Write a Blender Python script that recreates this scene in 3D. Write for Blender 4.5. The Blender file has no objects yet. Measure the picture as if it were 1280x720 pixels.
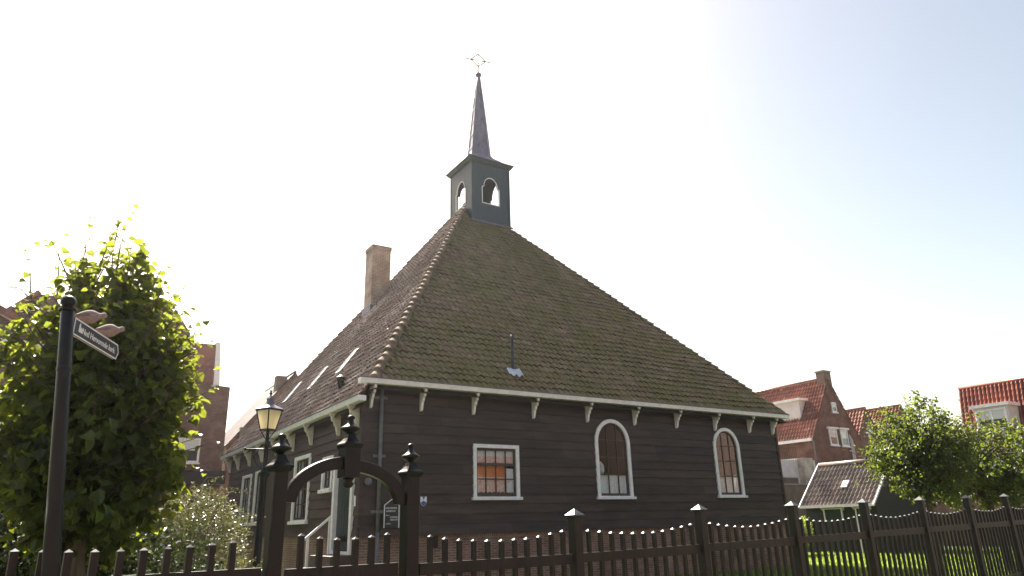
import bpy, bmesh, math, random
from mathutils import Vector, Matrix, noise
random.seed(7)
R = math.radians
scn = bpy.context.scene
col = scn.collection

# ------------------------------------------------------------------ camera
CAM = Vector((-6.345, -16.877, 1.6))
P_, R_, Y_ = .3253, -.0266, .5722
fw = Vector((math.sin(Y_)*math.cos(P_), math.cos(Y_)*math.cos(P_), math.sin(P_)))
r0 = Vector((math.cos(Y_), -math.sin(Y_), 0)); u0 = r0.cross(fw)
rr = r0*math.cos(R_) + u0*math.sin(R_); uu = -r0*math.sin(R_) + u0*math.cos(R_)
cd = bpy.data.cameras.new('camera'); cam = bpy.data.objects.new('camera', cd); col.objects.link(cam)
cd.sensor_width = 36; cd.lens = 877.06/1280*36; cd.clip_start = .05; cd.clip_end = 2000
cam.matrix_world = Matrix(((rr.x, uu.x, -fw.x, CAM.x), (rr.y, uu.y, -fw.y, CAM.y), (rr.z, uu.z, -fw.z, CAM.z), (0, 0, 0, 1)))
scn.camera = cam

# ------------------------------------------------------------------ light
SUN_AZ, SUN_EL = R(0), R(46)          # azimuth from +y towards +x
w = bpy.data.worlds.new('World'); scn.world = w; w.use_nodes = True
nt = w.node_tree; bg = nt.nodes['Background']
sky = nt.nodes.new('ShaderNodeTexSky'); sky.sky_type = 'NISHITA'; sky.sun_disc = False
sky.sun_elevation = SUN_EL; sky.sun_rotation = SUN_AZ
sky.air_density = 1.0; sky.dust_density = 2.0; sky.ozone_density = 1.0
hz = nt.nodes.new('ShaderNodeVectorMath'); hz.operation = 'MULTIPLY'; hz.inputs[1].default_value = (1.14, .945, .72)   # warm white-balance tint multiplied into the sky colour
nt.links.new(sky.outputs[0], hz.inputs[0]); nt.links.new(hz.outputs[0], bg.inputs[0]); bg.inputs[1].default_value = .068
sd = bpy.data.lights.new('sun', 'SUN'); sd.energy = 4.4; sd.angle = R(.5); sd.color = (1, .95, .87)
so = bpy.data.objects.new('sun', sd); col.objects.link(so)
sv = Vector((math.sin(SUN_AZ)*math.cos(SUN_EL), math.cos(SUN_AZ)*math.cos(SUN_EL), math.sin(SUN_EL)))
so.rotation_mode = 'QUATERNION'; so.rotation_quaternion = sv.to_track_quat('Z', 'Y')
scn.view_settings.view_transform = 'Standard'; scn.view_settings.look = 'None'
scn.view_settings.exposure = 2.15; scn.view_settings.gamma = 1

# ------------------------------------------------------------------ materials
def newmat(name):
    m = bpy.data.materials.new(name); m.use_nodes = True
    n = m.node_tree; return m, n, n.nodes['Principled BSDF'], n.links
def N(n, t, **k):
    x = n.nodes.new(t)
    for a, b in k.items():
        if a.startswith('i_'): x.inputs[a[2:].replace('_', ' ')].default_value = b
        else: setattr(x, a, b)
    return x
def rgba(c): return (c[0], c[1], c[2], 1)
def noisy(name, c1, c2, rough=.7, scale=6., bump=.15, stretch=(1, 1, 1), metal=0., spec=.4, c3=None, detail=6, bscale=None, dist=.01):
    m, n, b, L = newmat(name)
    tc = N(n, 'ShaderNodeTexCoord'); mp = N(n, 'ShaderNodeMapping'); mp.inputs['Scale'].default_value = stretch
    L.new(tc.outputs['Object'], mp.inputs[0])
    no = N(n, 'ShaderNodeTexNoise'); no.inputs['Scale'].default_value = scale; no.inputs['Detail'].default_value = detail
    no.inputs['Roughness'].default_value = .65
    L.new(mp.outputs[0], no.inputs['Vector'])
    cr = N(n, 'ShaderNodeValToRGB'); e = cr.color_ramp.elements
    e[0].position = .33; e[0].color = rgba(c1); e[1].position = .67; e[1].color = rgba(c2)
    if c3: x = cr.color_ramp.elements.new(.8); x.color = rgba(c3)
    L.new(no.outputs[0], cr.inputs[0]); L.new(cr.outputs[0], b.inputs['Base Color'])
    b.inputs['Roughness'].default_value = rough; b.inputs['Metallic'].default_value = metal
    b.inputs['Specular IOR Level'].default_value = spec
    if bump:
        n2 = N(n, 'ShaderNodeTexNoise'); n2.inputs['Scale'].default_value = bscale or scale*5; n2.inputs['Detail'].default_value = 8
        L.new(mp.outputs[0], n2.inputs['Vector'])
        bu = N(n, 'ShaderNodeBump'); bu.inputs['Strength'].default_value = bump; bu.inputs['Distance'].default_value = dist
        L.new(n2.outputs[0], bu.inputs['Height']); L.new(bu.outputs[0], b.inputs['Normal'])
    return m
def brickmat(name, c1, c2, mortar, bw=.21, bh=.062, ms=.011, rough=.85, stain=(.5, .45, .4)):
    m, n, b, L = newmat(name)
    uv = N(n, 'ShaderNodeUVMap'); bt = N(n, 'ShaderNodeTexBrick')
    bt.inputs['Color1'].default_value = rgba(c1); bt.inputs['Color2'].default_value = rgba(c2); bt.inputs['Mortar'].default_value = rgba(mortar)
    bt.inputs['Scale'].default_value = 1; bt.inputs['Brick Width'].default_value = bw; bt.inputs['Row Height'].default_value = bh
    bt.inputs['Mortar Size'].default_value = ms; bt.inputs['Mortar Smooth'].default_value = .3; bt.inputs['Bias'].default_value = -.1
    L.new(uv.outputs[0], bt.inputs['Vector'])
    tc = N(n, 'ShaderNodeTexCoord'); no = N(n, 'ShaderNodeTexNoise'); no.inputs['Scale'].default_value = 1.7; no.inputs['Detail'].default_value = 7
    L.new(tc.outputs['Object'], no.inputs['Vector'])
    mx = N(n, 'ShaderNodeMix', data_type='RGBA', blend_type='MULTIPLY'); 
    cr = N(n, 'ShaderNodeValToRGB'); cr.color_ramp.elements[0].position = .3; cr.color_ramp.elements[0].color = rgba(stain); cr.color_ramp.elements[1].position = .65; cr.color_ramp.elements[1].color = (1, 1, 1, 1)
    L.new(no.outputs[0], cr.inputs[0]); mx.inputs[0].default_value = 1
    L.new(bt.outputs['Color'], mx.inputs[6]); L.new(cr.outputs[0], mx.inputs[7]); L.new(mx.outputs[2], b.inputs['Base Color'])
    b.inputs['Roughness'].default_value = rough
    bu = N(n, 'ShaderNodeBump'); bu.invert = True; bu.inputs['Strength'].default_value = .6; bu.inputs['Distance'].default_value = .008
    L.new(bt.outputs['Fac'], bu.inputs['Height']); L.new(bu.outputs[0], b.inputs['Normal'])
    return m
def tilemat(name, ca, cb, moss, mossamt=.5, rough=.75, mscale=.6, cc=None):
    """UV holds (tile column, tile row): every tile gets a tone of its own, moss lies over it in patches"""
    m, n, b, L = newmat(name)
    uv = N(n, 'ShaderNodeUVMap'); fl = N(n, 'ShaderNodeVectorMath', operation='FLOOR'); L.new(uv.outputs[0], fl.inputs[0])
    wn = N(n, 'ShaderNodeTexWhiteNoise', noise_dimensions='2D'); L.new(fl.outputs[0], wn.inputs['Vector'])
    cr = N(n, 'ShaderNodeValToRGB'); e = cr.color_ramp.elements; e[0].color = rgba(ca); e[1].color = rgba(cb)
    if cc: x = e.new(.9); x.color = rgba(cb); e[-1].color = rgba(cc)
    L.new(wn.outputs['Value'], cr.inputs[0])
    tc = N(n, 'ShaderNodeTexCoord'); no = N(n, 'ShaderNodeTexNoise'); no.inputs['Scale'].default_value = mscale; no.inputs['Detail'].default_value = 9; no.inputs['Roughness'].default_value = .7
    L.new(tc.outputs['Object'], no.inputs['Vector'])
    c2 = N(n, 'ShaderNodeValToRGB'); c2.color_ramp.elements[0].position = .62-mossamt*.4; c2.color_ramp.elements[1].position = .72-mossamt*.2
    L.new(no.outputs[0], c2.inputs[0])
    no2 = N(n, 'ShaderNodeTexNoise'); no2.inputs['Scale'].default_value = 14; no2.inputs['Detail'].default_value = 6
    L.new(tc.outputs['Object'], no2.inputs['Vector'])
    mm = N(n, 'ShaderNodeMath', operation='MULTIPLY'); L.new(c2.outputs[0], mm.inputs[0]); mm.inputs[1].default_value = .85
    mx = N(n, 'ShaderNodeMix', data_type='RGBA'); L.new(mm.outputs[0], mx.inputs[0]); L.new(cr.outputs[0], mx.inputs[6]); mx.inputs[7].default_value = rgba(moss)
    m3 = N(n, 'ShaderNodeMix', data_type='RGBA', blend_type='OVERLAY'); m3.inputs[0].default_value = .5
    L.new(mx.outputs[2], m3.inputs[6]); L.new(no2.outputs[0], m3.inputs[7]); L.new(m3.outputs[2], b.inputs['Base Color'])
    b.inputs['Roughness'].default_value = rough
    bu = N(n, 'ShaderNodeBump'); bu.inputs['Strength'].default_value = .4; bu.inputs['Distance'].default_value = .01
    L.new(no2.outputs[0], bu.inputs['Height']); L.new(bu.outputs[0], b.inputs['Normal'])
    return m
def leafmat(name, c, tr, rough=.45, tfac=.5, var=.35, spec=.4):
    m, n, b, L = newmat(name)
    tc = N(n, 'ShaderNodeTexCoord'); no = N(n, 'ShaderNodeTexNoise'); no.inputs['Scale'].default_value = 2.3; no.inputs['Detail'].default_value = 3
    L.new(tc.outputs['Object'], no.inputs['Vector'])
    uv = N(n, 'ShaderNodeUVMap'); wn = N(n, 'ShaderNodeTexWhiteNoise', noise_dimensions='2D'); L.new(uv.outputs[0], wn.inputs['Vector'])
    hs = N(n, 'ShaderNodeHueSaturation'); hs.inputs['Color'].default_value = rgba(c)
    mr = N(n, 'ShaderNodeMapRange'); L.new(wn.outputs['Value'], mr.inputs[0]); mr.inputs[3].default_value = 1-var; mr.inputs[4].default_value = 1+var
    L.new(mr.outputs[0], hs.inputs['Value'])
    mh = N(n, 'ShaderNodeMapRange'); L.new(no.outputs[0], mh.inputs[0]); mh.inputs[3].default_value = .47; mh.inputs[4].default_value = .53; L.new(mh.outputs[0], hs.inputs['Hue'])
    L.new(hs.outputs[0], b.inputs['Base Color']); b.inputs['Roughness'].default_value = rough; b.inputs['Specular IOR Level'].default_value = spec
    h2 = N(n, 'ShaderNodeHueSaturation'); h2.inputs['Color'].default_value = rgba(tr); L.new(mr.outputs[0], h2.inputs['Value'])
    t = N(n, 'ShaderNodeBsdfTranslucent'); L.new(h2.outputs[0], t.inputs[0])
    ms = N(n, 'ShaderNodeMixShader'); ms.inputs[0].default_value = tfac; L.new(b.outputs[0], ms.inputs[1]); L.new(t.outputs[0], ms.inputs[2])
    L.new(ms.outputs[0], n.nodes['Material Output'].inputs[0])
    return m
def glassmat(name, tint=(.8, .85, .85), refl=1.):
    m, n, b, L = newmat(name)
    t = N(n, 'ShaderNodeBsdfTransparent'); t.inputs[0].default_value = rgba(tint)
    g = N(n, 'ShaderNodeBsdfGlossy'); g.inputs['Roughness'].default_value = .04
    f = N(n, 'ShaderNodeFresnel'); f.inputs[0].default_value = 1.45
    tc = N(n, 'ShaderNodeTexCoord'); no = N(n, 'ShaderNodeTexNoise'); no.inputs['Scale'].default_value = 3; L.new(tc.outputs['Object'], no.inputs['Vector'])
    bu = N(n, 'ShaderNodeBump'); bu.inputs['Strength'].default_value = .15; bu.inputs['Distance'].default_value = .02
    L.new(no.outputs[0], bu.inputs['Height']); L.new(bu.outputs[0], g.inputs['Normal'])
    hf = N(n, 'ShaderNodeMath', operation='MULTIPLY'); hf.inputs[1].default_value = .36; L.new(f.outputs[0], hf.inputs[0])   # the pane has two faces
    ms = N(n, 'ShaderNodeMixShader'); L.new(hf.outputs[0], ms.inputs[0]); L.new(t.outputs[0], ms.inputs[1]); L.new(g.outputs[0], ms.inputs[2])
    L.new(ms.outputs[0], n.nodes['Material Output'].inputs[0]); return m
def clothmat(name, c, tr=.5, c2=None, scale=30):
    m, n, b, L = newmat(name); b.inputs['Roughness'].default_value = .9
    tc = N(n, 'ShaderNodeTexCoord'); no = N(n, 'ShaderNodeTexNoise'); no.inputs['Scale'].default_value = scale; no.inputs['Detail'].default_value = 5
    L.new(tc.outputs['Object'], no.inputs['Vector']); cr = N(n, 'ShaderNodeValToRGB'); cr.color_ramp.elements[0].position = .4; cr.color_ramp.elements[1].position = .6
    cr.color_ramp.elements[0].color = rgba(c); cr.color_ramp.elements[1].color = rgba(c2 or c); L.new(no.outputs[0], cr.inputs[0]); L.new(cr.outputs[0], b.inputs['Base Color'])
    t = N(n, 'ShaderNodeBsdfTranslucent'); L.new(cr.outputs[0], t.inputs[0])
    ms = N(n, 'ShaderNodeMixShader'); ms.inputs[0].default_value = tr; L.new(b.outputs[0], ms.inputs[1]); L.new(t.outputs[0], ms.inputs[2])
    L.new(ms.outputs[0], n.nodes['Material Output'].inputs[0]); return m

M = dict(
 tar=noisy('tarred_board', (.029, .0185, .015), (.064, .042, .033), .62, 2.2, .35, (.5, .5, 4), spec=.35, detail=10, bscale=12, c3=(.12, .090, .070)),
 white=noisy('white_paint', (.70, .67, .68), (.88, .85, .86), .5, 5, .12, (1, 1, 1)),
 cream=noisy('cream_paint', (.50, .44, .36), (.68, .62, .53), .55, 5, .12),
 black=noisy('black_gloss_paint', (.003, .0034, .0032), (.008, .0082, .0072), .36, 5, .12, spec=.3, bscale=30),
 blackm=noisy('dark_fence_paint', (.007, .006, .005), (.020, .015, .012), .5, 7, .25, (2, 2, .6), spec=.3),
 cap=noisy('cap_sky_glint', (.035, .035, .038), (.13, .13, .135), .44, 7, .1, spec=.5, metal=.2),  # gloss-black caps coloured lighter to imitate their sky glint
 zinc=noisy('grey_zinc', (.30, .31, .33), (.50, .51, .54), .36, 6, .1, metal=.85),
 lead=noisy('lead_sheet', (.09, .08, .12), (.18, .16, .225), .5, 4, .2, (1, 1, .5), spec=.4),
 teal=noisy('grey_green_boards', (.024, .037, .046), (.044, .060, .074), .5, 3, .25, (6, 6, .5)),
 brick=brickmat('base_brick', (.23, .10, .065), (.33, .17, .11), (.30, .27, .23)),
 brickc=brickmat('chimney_brick', (.34, .215, .155), (.48, .33, .25), (.52, .48, .43)),
 brickd=brickmat('dark_brick', (.15, .062, .045), (.23, .11, .075), (.20, .17, .15)),
 bricko=brickmat('dimmed_brick', (.10, .055, .040), (.15, .085, .06), (.14, .11, .09)),  # brick darkened to keep its mirror image and bounce light dim
 brickr=brickmat('house_brick', (.19, .066, .045), (.26, .10, .068), (.20, .15, .12)),
 render=noisy('white_render', (.55, .52, .51), (.72, .68, .67), .9, 2, .2),
 rendpink=noisy('pinkish_panel', (.58, .50, .48), (.70, .62, .60), .8, 2, .1),
 wall_brown=noisy('brown_garden_wall', (.14, .095, .075), (.22, .155, .12), .9, 2, .3),
 greenboard=noisy('dark_green_boards', (.006, .010, .008), (.016, .022, .018), .5, 4, .25, (1, 1, 5)),
 roofF=tilemat('mossy_pantiles', (.135, .090, .060), (.24, .165, .110), (.128, .116, .030), .72, mscale=.8, cc=(.27, .20, .14)),
 roofL=tilemat('weathered_pantiles', (.13, .088, .066), (.25, .180, .140), (.11, .105, .05), .15, .62, cc=(.36, .27, .22)),
 hip=noisy('ridge_tile', (.11, .08, .055), (.25, .19, .14), .95, 3, .4, spec=.15),
 tred=tilemat('red_pantiles', (.19, .072, .048), (.31, .130, .088), (.12, .08, .05), .15, .30, cc=(.44, .25, .19)),
 tred2=tilemat('deep_red_pantiles', (.16, .045, .028), (.25, .078, .050), (.10, .05, .035), .12, .33),
 tgrey=tilemat('grey_brown_pantiles', (.13, .10, .085), (.25, .20, .17), (.09, .08, .06), .2, .34)
 ,tdark=tilemat('dark_brown_pantiles', (.07, .048, .038), (.13, .09, .07), (.06, .05, .04), .2, .6),
 glass=glassmat('window_glass', (.96, .97, .97)),
 curtain=clothmat('net_curtain', (.90, .88, .90), .08, (.76, .74, .78), 25),
 pinkc=clothmat('pink_curtain', (.86, .46, .38), .12, (.92, .70, .64), 16),
 orangec=clothmat('orange_blind', (.74, .20, .05), .1, (.82, .30, .10), 40),
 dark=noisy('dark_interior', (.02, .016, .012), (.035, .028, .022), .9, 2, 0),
 intw=noisy('interior_plaster', (.16, .12, .09), (.22, .17, .13), .9, 2, 0),
 sash=noisy('brown_sash', (.045, .028, .022), (.075, .05, .04), .5, 5, .1),
 bark=noisy('bark', (.06, .045, .035), (.13, .10, .08), .9, 8, .6, (1, 1, .25), dist=.02),
 leaf=leafmat('linden_leaf', (.018, .034, .009), (.29, .33, .030), .45, .40, .5),
 leaf2=leafmat('small_linden_leaf', (.022, .042, .009), (.22, .27, .028), .5, .42, .5),
 leafs=leafmat('shrub_leaf', (.055, .062, .028), (.20, .20, .06), .36, .3, .5, .45),
 leafg=leafmat('garden_leaf', (.06, .11, .02), (.40, .50, .06), .5, .5),
 leafd=leafmat('dark_hedge_leaf', (.014, .024, .009), (.05, .07, .018), .6, .25, spec=.15),
 grass=leafmat('grass_blade', (.07, .13, .025), (.40, .55, .07), .55, .5),
 ground=noisy('lawn_soil', (.045, .070, .020), (.085, .11, .035), .95, 1.5, .5, c3=(.10, .09, .05), dist=.03),
 paving=brickmat('paving_brick', (.16, .085, .065), (.24, .14, .11), (.12, .10, .08), .2, .1, .008),
 concrete=noisy('concrete', (.25, .24, .22), (.38, .36, .33), .9, 3, .3),
 doorp=noisy('dark_green_door', (.015, .028, .024), (.028, .045, .040), .35, 4, .1, (4, 4, .6)),
 milk=clothmat('milky_lamp_glass', (.85, .76, .55), .75, (.88, .80, .60), 4),
 dove=noisy('dove_feathers', (.23, .175, .155), (.33, .26, .235), .9, 30, .3),
 wing=noisy('wing_feathers', (.15, .105, .095), (.25, .18, .165), .9, 40, .4, (1, 1, 3)),
 dovehead=noisy('dove_dark', (.03, .025, .025), (.06, .05, .05), .8, 20, .0),
 beak=noisy('beak', (.05, .04, .04), (.08, .06, .06), .6, 10, .0),
 signb=noisy('sign_blue_black', (.012, .016, .022), (.022, .028, .036), .35, 5, .05),
 letter=noisy('letter_white', (.72, .72, .72), (.80, .80, .80), .5, 5, .0),
 blue=noisy('enamel_blue', (.03, .06, .30), (.05, .09, .38), .3, 5, .0),
 pvc=noisy('grey_downpipe', (.10, .10, .105), (.16, .155, .16), .5, 5, .1),
 iron=noisy('wrought_iron', (.03, .03, .035), (.07, .065, .07), .5, 9, .1, metal=.4),
)

def board_tones(m, z0, bh, length=3.7, amt=.28):
    """each board (row, length) gets its own weathered tone, so rows and butt joints read"""
    n = m.node_tree; L = n.links; b = n.nodes['Principled BSDF']; src = b.inputs['Base Color'].links[0].from_socket
    tc = N(n, 'ShaderNodeTexCoord'); sp = N(n, 'ShaderNodeSeparateXYZ'); L.new(tc.outputs['Object'], sp.inputs[0])
    def mth(op, a, b_=None, c=None):
        x = N(n, 'ShaderNodeMath', operation=op)
        for i, v in enumerate((a, b_, c)):
            if v is None: continue
            if isinstance(v, (int, float)): x.inputs[i].default_value = v
            else: L.new(v, x.inputs[i])
        return x.outputs[0]
    row = mth('FLOOR', mth('DIVIDE', mth('SUBTRACT', sp.outputs[2], z0), bh))
    w1_ = N(n, 'ShaderNodeTexWhiteNoise', noise_dimensions='1D'); L.new(row, w1_.inputs['W'])
    seg = mth('FLOOR', mth('ADD', mth('DIVIDE', mth('ADD', sp.outputs[0], sp.outputs[1]), length), mth('MULTIPLY', w1_.outputs['Value'], 7)))
    cx = N(n, 'ShaderNodeCombineXYZ'); L.new(row, cx.inputs[0]); L.new(seg, cx.inputs[1])
    w2_ = N(n, 'ShaderNodeTexWhiteNoise', noise_dimensions='2D'); L.new(cx.outputs[0], w2_.inputs['Vector'])
    mr = N(n, 'ShaderNodeMapRange'); L.new(w2_.outputs['Value'], mr.inputs[0]); mr.inputs[3].default_value = 1-amt; mr.inputs[4].default_value = 1+amt
    hs = N(n, 'ShaderNodeHueSaturation'); L.new(src, hs.inputs['Color']); L.new(mr.outputs[0], hs.inputs['Value']); L.new(hs.outputs[0], b.inputs['Base Color'])
board_tones(M['tar'], 1.41, .247)

# ------------------------------------------------------------------ objects
ORG = {}
def thing(name, label, cat, loc=(0, 0, 0), group=None, kind=None):
    o = bpy.data.objects.new(name, None); col.objects.link(o); o.location = loc; o.empty_display_size = .3
    ORG[o] = Vector(loc); tag(o, label, cat, group, kind); return o
def tag(o, label=None, cat=None, group=None, kind=None):
    if label: o['label'] = label
    if cat: o['category'] = cat
    if group: o['group'] = group
    if kind: o['kind'] = kind
    return o
class MB:
    def __init__(s): s.v = []; s.f = []; s.uv = None; s.m = []
    def add(s, vs, fs, mi=0):
        k = len(s.v); s.v += [Vector(x) for x in vs]; s.f += [tuple(i+k for i in f) for f in fs]; s.m += [mi]*len(fs); return s
    def box(s, x0, x1, y0, y1, z0, z1, mi=0):
        return s.add([(x0, y0, z0), (x1, y0, z0), (x1, y1, z0), (x0, y1, z0), (x0, y0, z1), (x1, y0, z1), (x1, y1, z1), (x0, y1, z1)],
                     [(0, 3, 2, 1), (4, 5, 6, 7), (0, 1, 5, 4), (1, 2, 6, 5), (2, 3, 7, 6), (3, 0, 4, 7)], mi)
    def bar(s, a, b, wd, ht, up=(0, 0, 1), mi=0):
        a, b = Vector(a), Vector(b); d = (b-a).normalized(); up = Vector(up); x = d.cross(up)
        if x.length < 1e-4: x = d.cross(Vector((0, 1, 0)))
        x.normalize(); z = x.cross(d); x *= wd/2; z *= ht/2
        return s.add([a-x-z, a+x-z, a+x+z, a-x+z, b-x-z, b+x-z, b+x+z, b-x+z], [(0, 1, 2, 3), (7, 6, 5, 4), (1, 0, 4, 5), (2, 1, 5, 6), (3, 2, 6, 7), (0, 3, 7, 4)], mi)
    def prism(s, poly, ext, mi=0):
        """poly: 3D loop, ext: extrusion vector"""
        n = len(poly); ext = Vector(ext); vs = [Vector(p) for p in poly]; vs += [p+ext for p in vs]
        fs = [tuple(range(n))[::-1], tuple(range(n, 2*n))] + [(i, (i+1) % n, n+(i+1) % n, n+i) for i in range(n)]
        return s.add(vs, fs, mi)
    def tube(s, pts, rad, n=8, mi=0, cap=True):
        pts = [Vector(p) for p in pts]; k = len(s.v); rad = rad if isinstance(rad, (list, tuple)) else [rad]*len(pts)
        ux = None
        for i, p in enumerate(pts):
            d = (pts[min(i+1, len(pts)-1)]-pts[max(i-1, 0)]).normalized()
            if ux is None:
                ux = d.cross(Vector((0, 0, 1)));
                if ux.length < 1e-3: ux = Vector((1, 0, 0))
            ux = (ux - d*ux.dot(d)).normalized(); uy = d.cross(ux)
            for j in range(n):
                a = 2*math.pi*j/n; s.v.append(p+(ux*math.cos(a)+uy*math.sin(a))*rad[i])
        for i in range(len(pts)-1):
            for j in range(n):
                a = k+i*n+j; b = k+i*n+(j+1) % n; s.f.append((a, b, b+n, a+n)); s.m.append(mi)
        if cap:
            s.f.append(tuple(range(k, k+n))[::-1]); s.m.append(mi); e = k+(len(pts)-1)*n; s.f.append(tuple(range(e, e+n))); s.m.append(mi)
        return s
    def lathe(s, prof, c, n=20, rot=0., mi=0):
        """prof [(r, z)] bottom to top round c"""
        k = len(s.v); c = Vector(c)
        for r, z in prof:
            for j in range(n):
                a = 2*math.pi*j/n+rot; s.v.append(c+Vector((math.cos(a)*r, math.sin(a)*r, z)))
        for i in range(len(prof)-1):
            for j in range(n):
                a = k+i*n+j; b = k+i*n+(j+1) % n; s.f.append((a, b, b+n, a+n)); s.m.append(mi)
        s.f.append(tuple(range(k, k+n))[::-1]); s.m.append(mi); e = k+(len(prof)-1)*n; s.f.append(tuple(range(e, e+n))); s.m.append(mi)
        return s
    def build(s, name, mat, parent=None, smooth=False, bevel=0, recalc=False):
        o_ = ORG.get(parent, Vector((0, 0, 0))) if parent is not None else Vector((0, 0, 0))
        me = bpy.data.meshes.new(name); me.from_pydata([v-o_ for v in s.v], [], s.f)
        for mt in (mat if isinstance(mat, (list, tuple)) else [mat]): me.materials.append(mt)
        if s.m and max(s.m) > 0: me.polygons.foreach_set('material_index', s.m)
        uvl = me.uv_layers.new(name='UVMap')
        if s.uv:
            uvl.data.foreach_set('uv', [c for x in s.uv for c in x])
        else:
            d = uvl.data
            for p in me.polygons:
                nn = p.normal
                if abs(nn.z) > .92: t = Vector((1, 0, 0)); b = Vector((0, 1, 0))
                else: t = Vector((0, 0, 1)).cross(nn).normalized(); b = nn.cross(t)
                for li in p.loop_indices:
                    q = me.vertices[me.loops[li].vertex_index].co+o_; d[li].uv = (q.dot(t), q.dot(b))
        if recalc:
            bm = bmesh.new(); bm.from_mesh(me); bmesh.ops.recalc_face_normals(bm, faces=bm.faces); bm.to_mesh(me); bm.free()
        if smooth: me.polygons.foreach_set('use_smooth', [True]*len(me.polygons))
        o = bpy.data.objects.new(name, me); col.objects.link(o)
        if parent is not None: o.parent = parent
        ORG[o] = o_
        if bevel:
            md = o.modifiers.new('bevel', 'BEVEL'); md.width = bevel; md.segments = 2; md.limit_method = 'ANGLE'; md.angle_limit = R(40)
        return o
def boolcut(o, cutters):
    for c in cutters:
        md = o.modifiers.new('cut', 'BOOLEAN'); md.operation = 'DIFFERENCE'; md.object = c; md.solver = 'EXACT'
    dg = bpy.context.evaluated_depsgraph_get(); dg.update()
    me = bpy.data.meshes.new_from_object(o.evaluated_get(dg)); o.modifiers.clear(); old = o.data; o.data = me; bpy.data.meshes.remove(old)
    for c in cutters: m_ = c.data; bpy.data.objects.remove(c); bpy.data.meshes.remove(m_)
def text_mesh(txt, size):
    cu = bpy.data.curves.new('t', 'FONT'); cu.body = txt; cu.size = size; cu.extrude = .0015; cu.align_x = 'CENTER'; cu.space_line = .95
    o = bpy.data.objects.new('t', cu); col.objects.link(o); dg = bpy.context.evaluated_depsgraph_get(); dg.update()
    me = bpy.data.meshes.new_from_object(o.evaluated_get(dg)); vs = [v.co.copy() for v in me.vertices]; fs = [tuple(p.vertices) for p in me.polygons]
    bpy.data.objects.remove(o); bpy.data.curves.remove(cu); bpy.data.meshes.remove(me); return vs, fs
def put_text(mb, txt, size, c, ux, uy, un, xfit=None):
    vs, fs = text_mesh(txt, size); xs = [v.x for v in vs]; ys = [v.y for v in vs]
    cx, cy = (min(xs)+max(xs))/2, (min(ys)+max(ys))/2; k = (xfit/(max(xs)-min(xs))) if xfit else 1
    mb.add([Vector(c)+Vector(ux)*(v.x-cx)*k+Vector(uy)*(v.y-cy)+Vector(un)*v.z for v in vs], fs)

def tiles(name, mat, parent, o, u, v, n, U0, U1, V, tw=.21, th=.27, clip=(), amp=.026, lift=.035, ns=6, edge=None, jit=.006, seed=1, warp=.0):
    """a real pantile surface: S-shaped columns along u, lapped rows up v, from point o"""
    rnd = random.Random(seed); o, u, v, n = Vector(o), Vector(u).normalized(), Vector(v).normalized(), Vector(n).normalized()
    mb = MB(); mb.uv = []; nr = int(math.ceil(V/th))
    def prof(x):
        x = x % 1; return amp*(math.sin(2*math.pi*x)+.35*math.sin(4*math.pi*x+.6))
    for j in range(nr):
        v0, v1 = j*th, min((j+1)*th, V)
        a, b = (edge(v0), edge(v1)) if edge else ((U0, U1), (U0, U1))
        lo = math.floor(min(a[0], b[0])/tw)-1 if edge else math.floor(U0/tw+1e-6); hi = math.ceil(max(a[1], b[1])/tw)+1 if edge else math.ceil(U1/tw-1e-6)
        if hi <= lo: continue
        k = len(mb.v); cnt = 0; dj = {}
        rowj = rnd.uniform(-jit, jit)
        for i in range(lo, hi):
            t = rnd.uniform(-jit, jit); tv = rnd.uniform(-.012, .012)
            for q in range(ns + (1 if i == hi-1 else 0)):
                x = (i+q/ns)*tw; h = prof(q/ns)
                wv = warp*(noise.noise((x*.35, v0*.35, seed))) if warp else 0
                wv1 = warp*(noise.noise((x*.35, v1*.35, seed))) if warp else 0
                vv = v0+tv*(1 if 0 < q < ns else 0)+rowj
                p = o+u*x
                mb.v += [p+v*vv+n*(h+lift-.022+t+wv), p+v*(vv-.003)+n*(h+lift+t+wv), p+v*v1+n*(h+wv1)]; cnt += 1
        for c in range(cnt-1):
            a_ = k+c*3; b_ = a_+3; ux0 = lo+c/ns; ux1 = lo+(c+1)/ns
            mb.f += [(a_, b_, b_+1, a_+1), (a_+1, b_+1, b_+2, a_+2)]; mb.m += [0, 0]
            e = 1e-3; x0_, x1_ = ux0+e, ux1-e
            mb.uv += [(x0_, j+.02), (x1_, j+.02), (x1_, j+.05), (x0_, j+.05), (x0_, j+.05), (x1_, j+.05), (x1_, j+.95), (x0_, j+.95)]
    ob = mb.build(name, mat, parent, smooth=False)
    me = ob.data; bm = bmesh.new(); bm.from_mesh(me); og = ORG[ob]
    for (pc, pn) in clip:
        bmesh.ops.bisect_plane(bm, geom=list(bm.verts)+list(bm.edges)+list(bm.faces), plane_co=Vector(pc)-og, plane_no=Vector(pn), clear_outer=True)
    for f in bm.faces: f.smooth = True
    for ed in bm.edges:
        if len(ed.link_faces) == 2 and ed.calc_face_angle(0) > R(50): ed.smooth = False
    bm.to_mesh(me); bm.free(); return ob

# ------------------------------------------------------------------ ground
g = MB()
g.add([(-400, -400, 0), (400, -400, 0), (400, 700, 0), (-400, 700, 0)], [(0, 1, 2, 3)])
tag(g.build('ground', M['ground']), kind='structure')
s = MB(); s.box(-40, 60, -30, -12.9, -.1, .006)
st = s.build('street', M['paving']); tag(st, kind='structure')
s = MB(); s.box(-2.9, -2.0, -11.1, -1.0, -.1, .02); s.box(-2.9, -.95, -1.0, 1.85, -.1, .02)
tag(s.build('garden_path', M['paving']), kind='structure')

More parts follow.
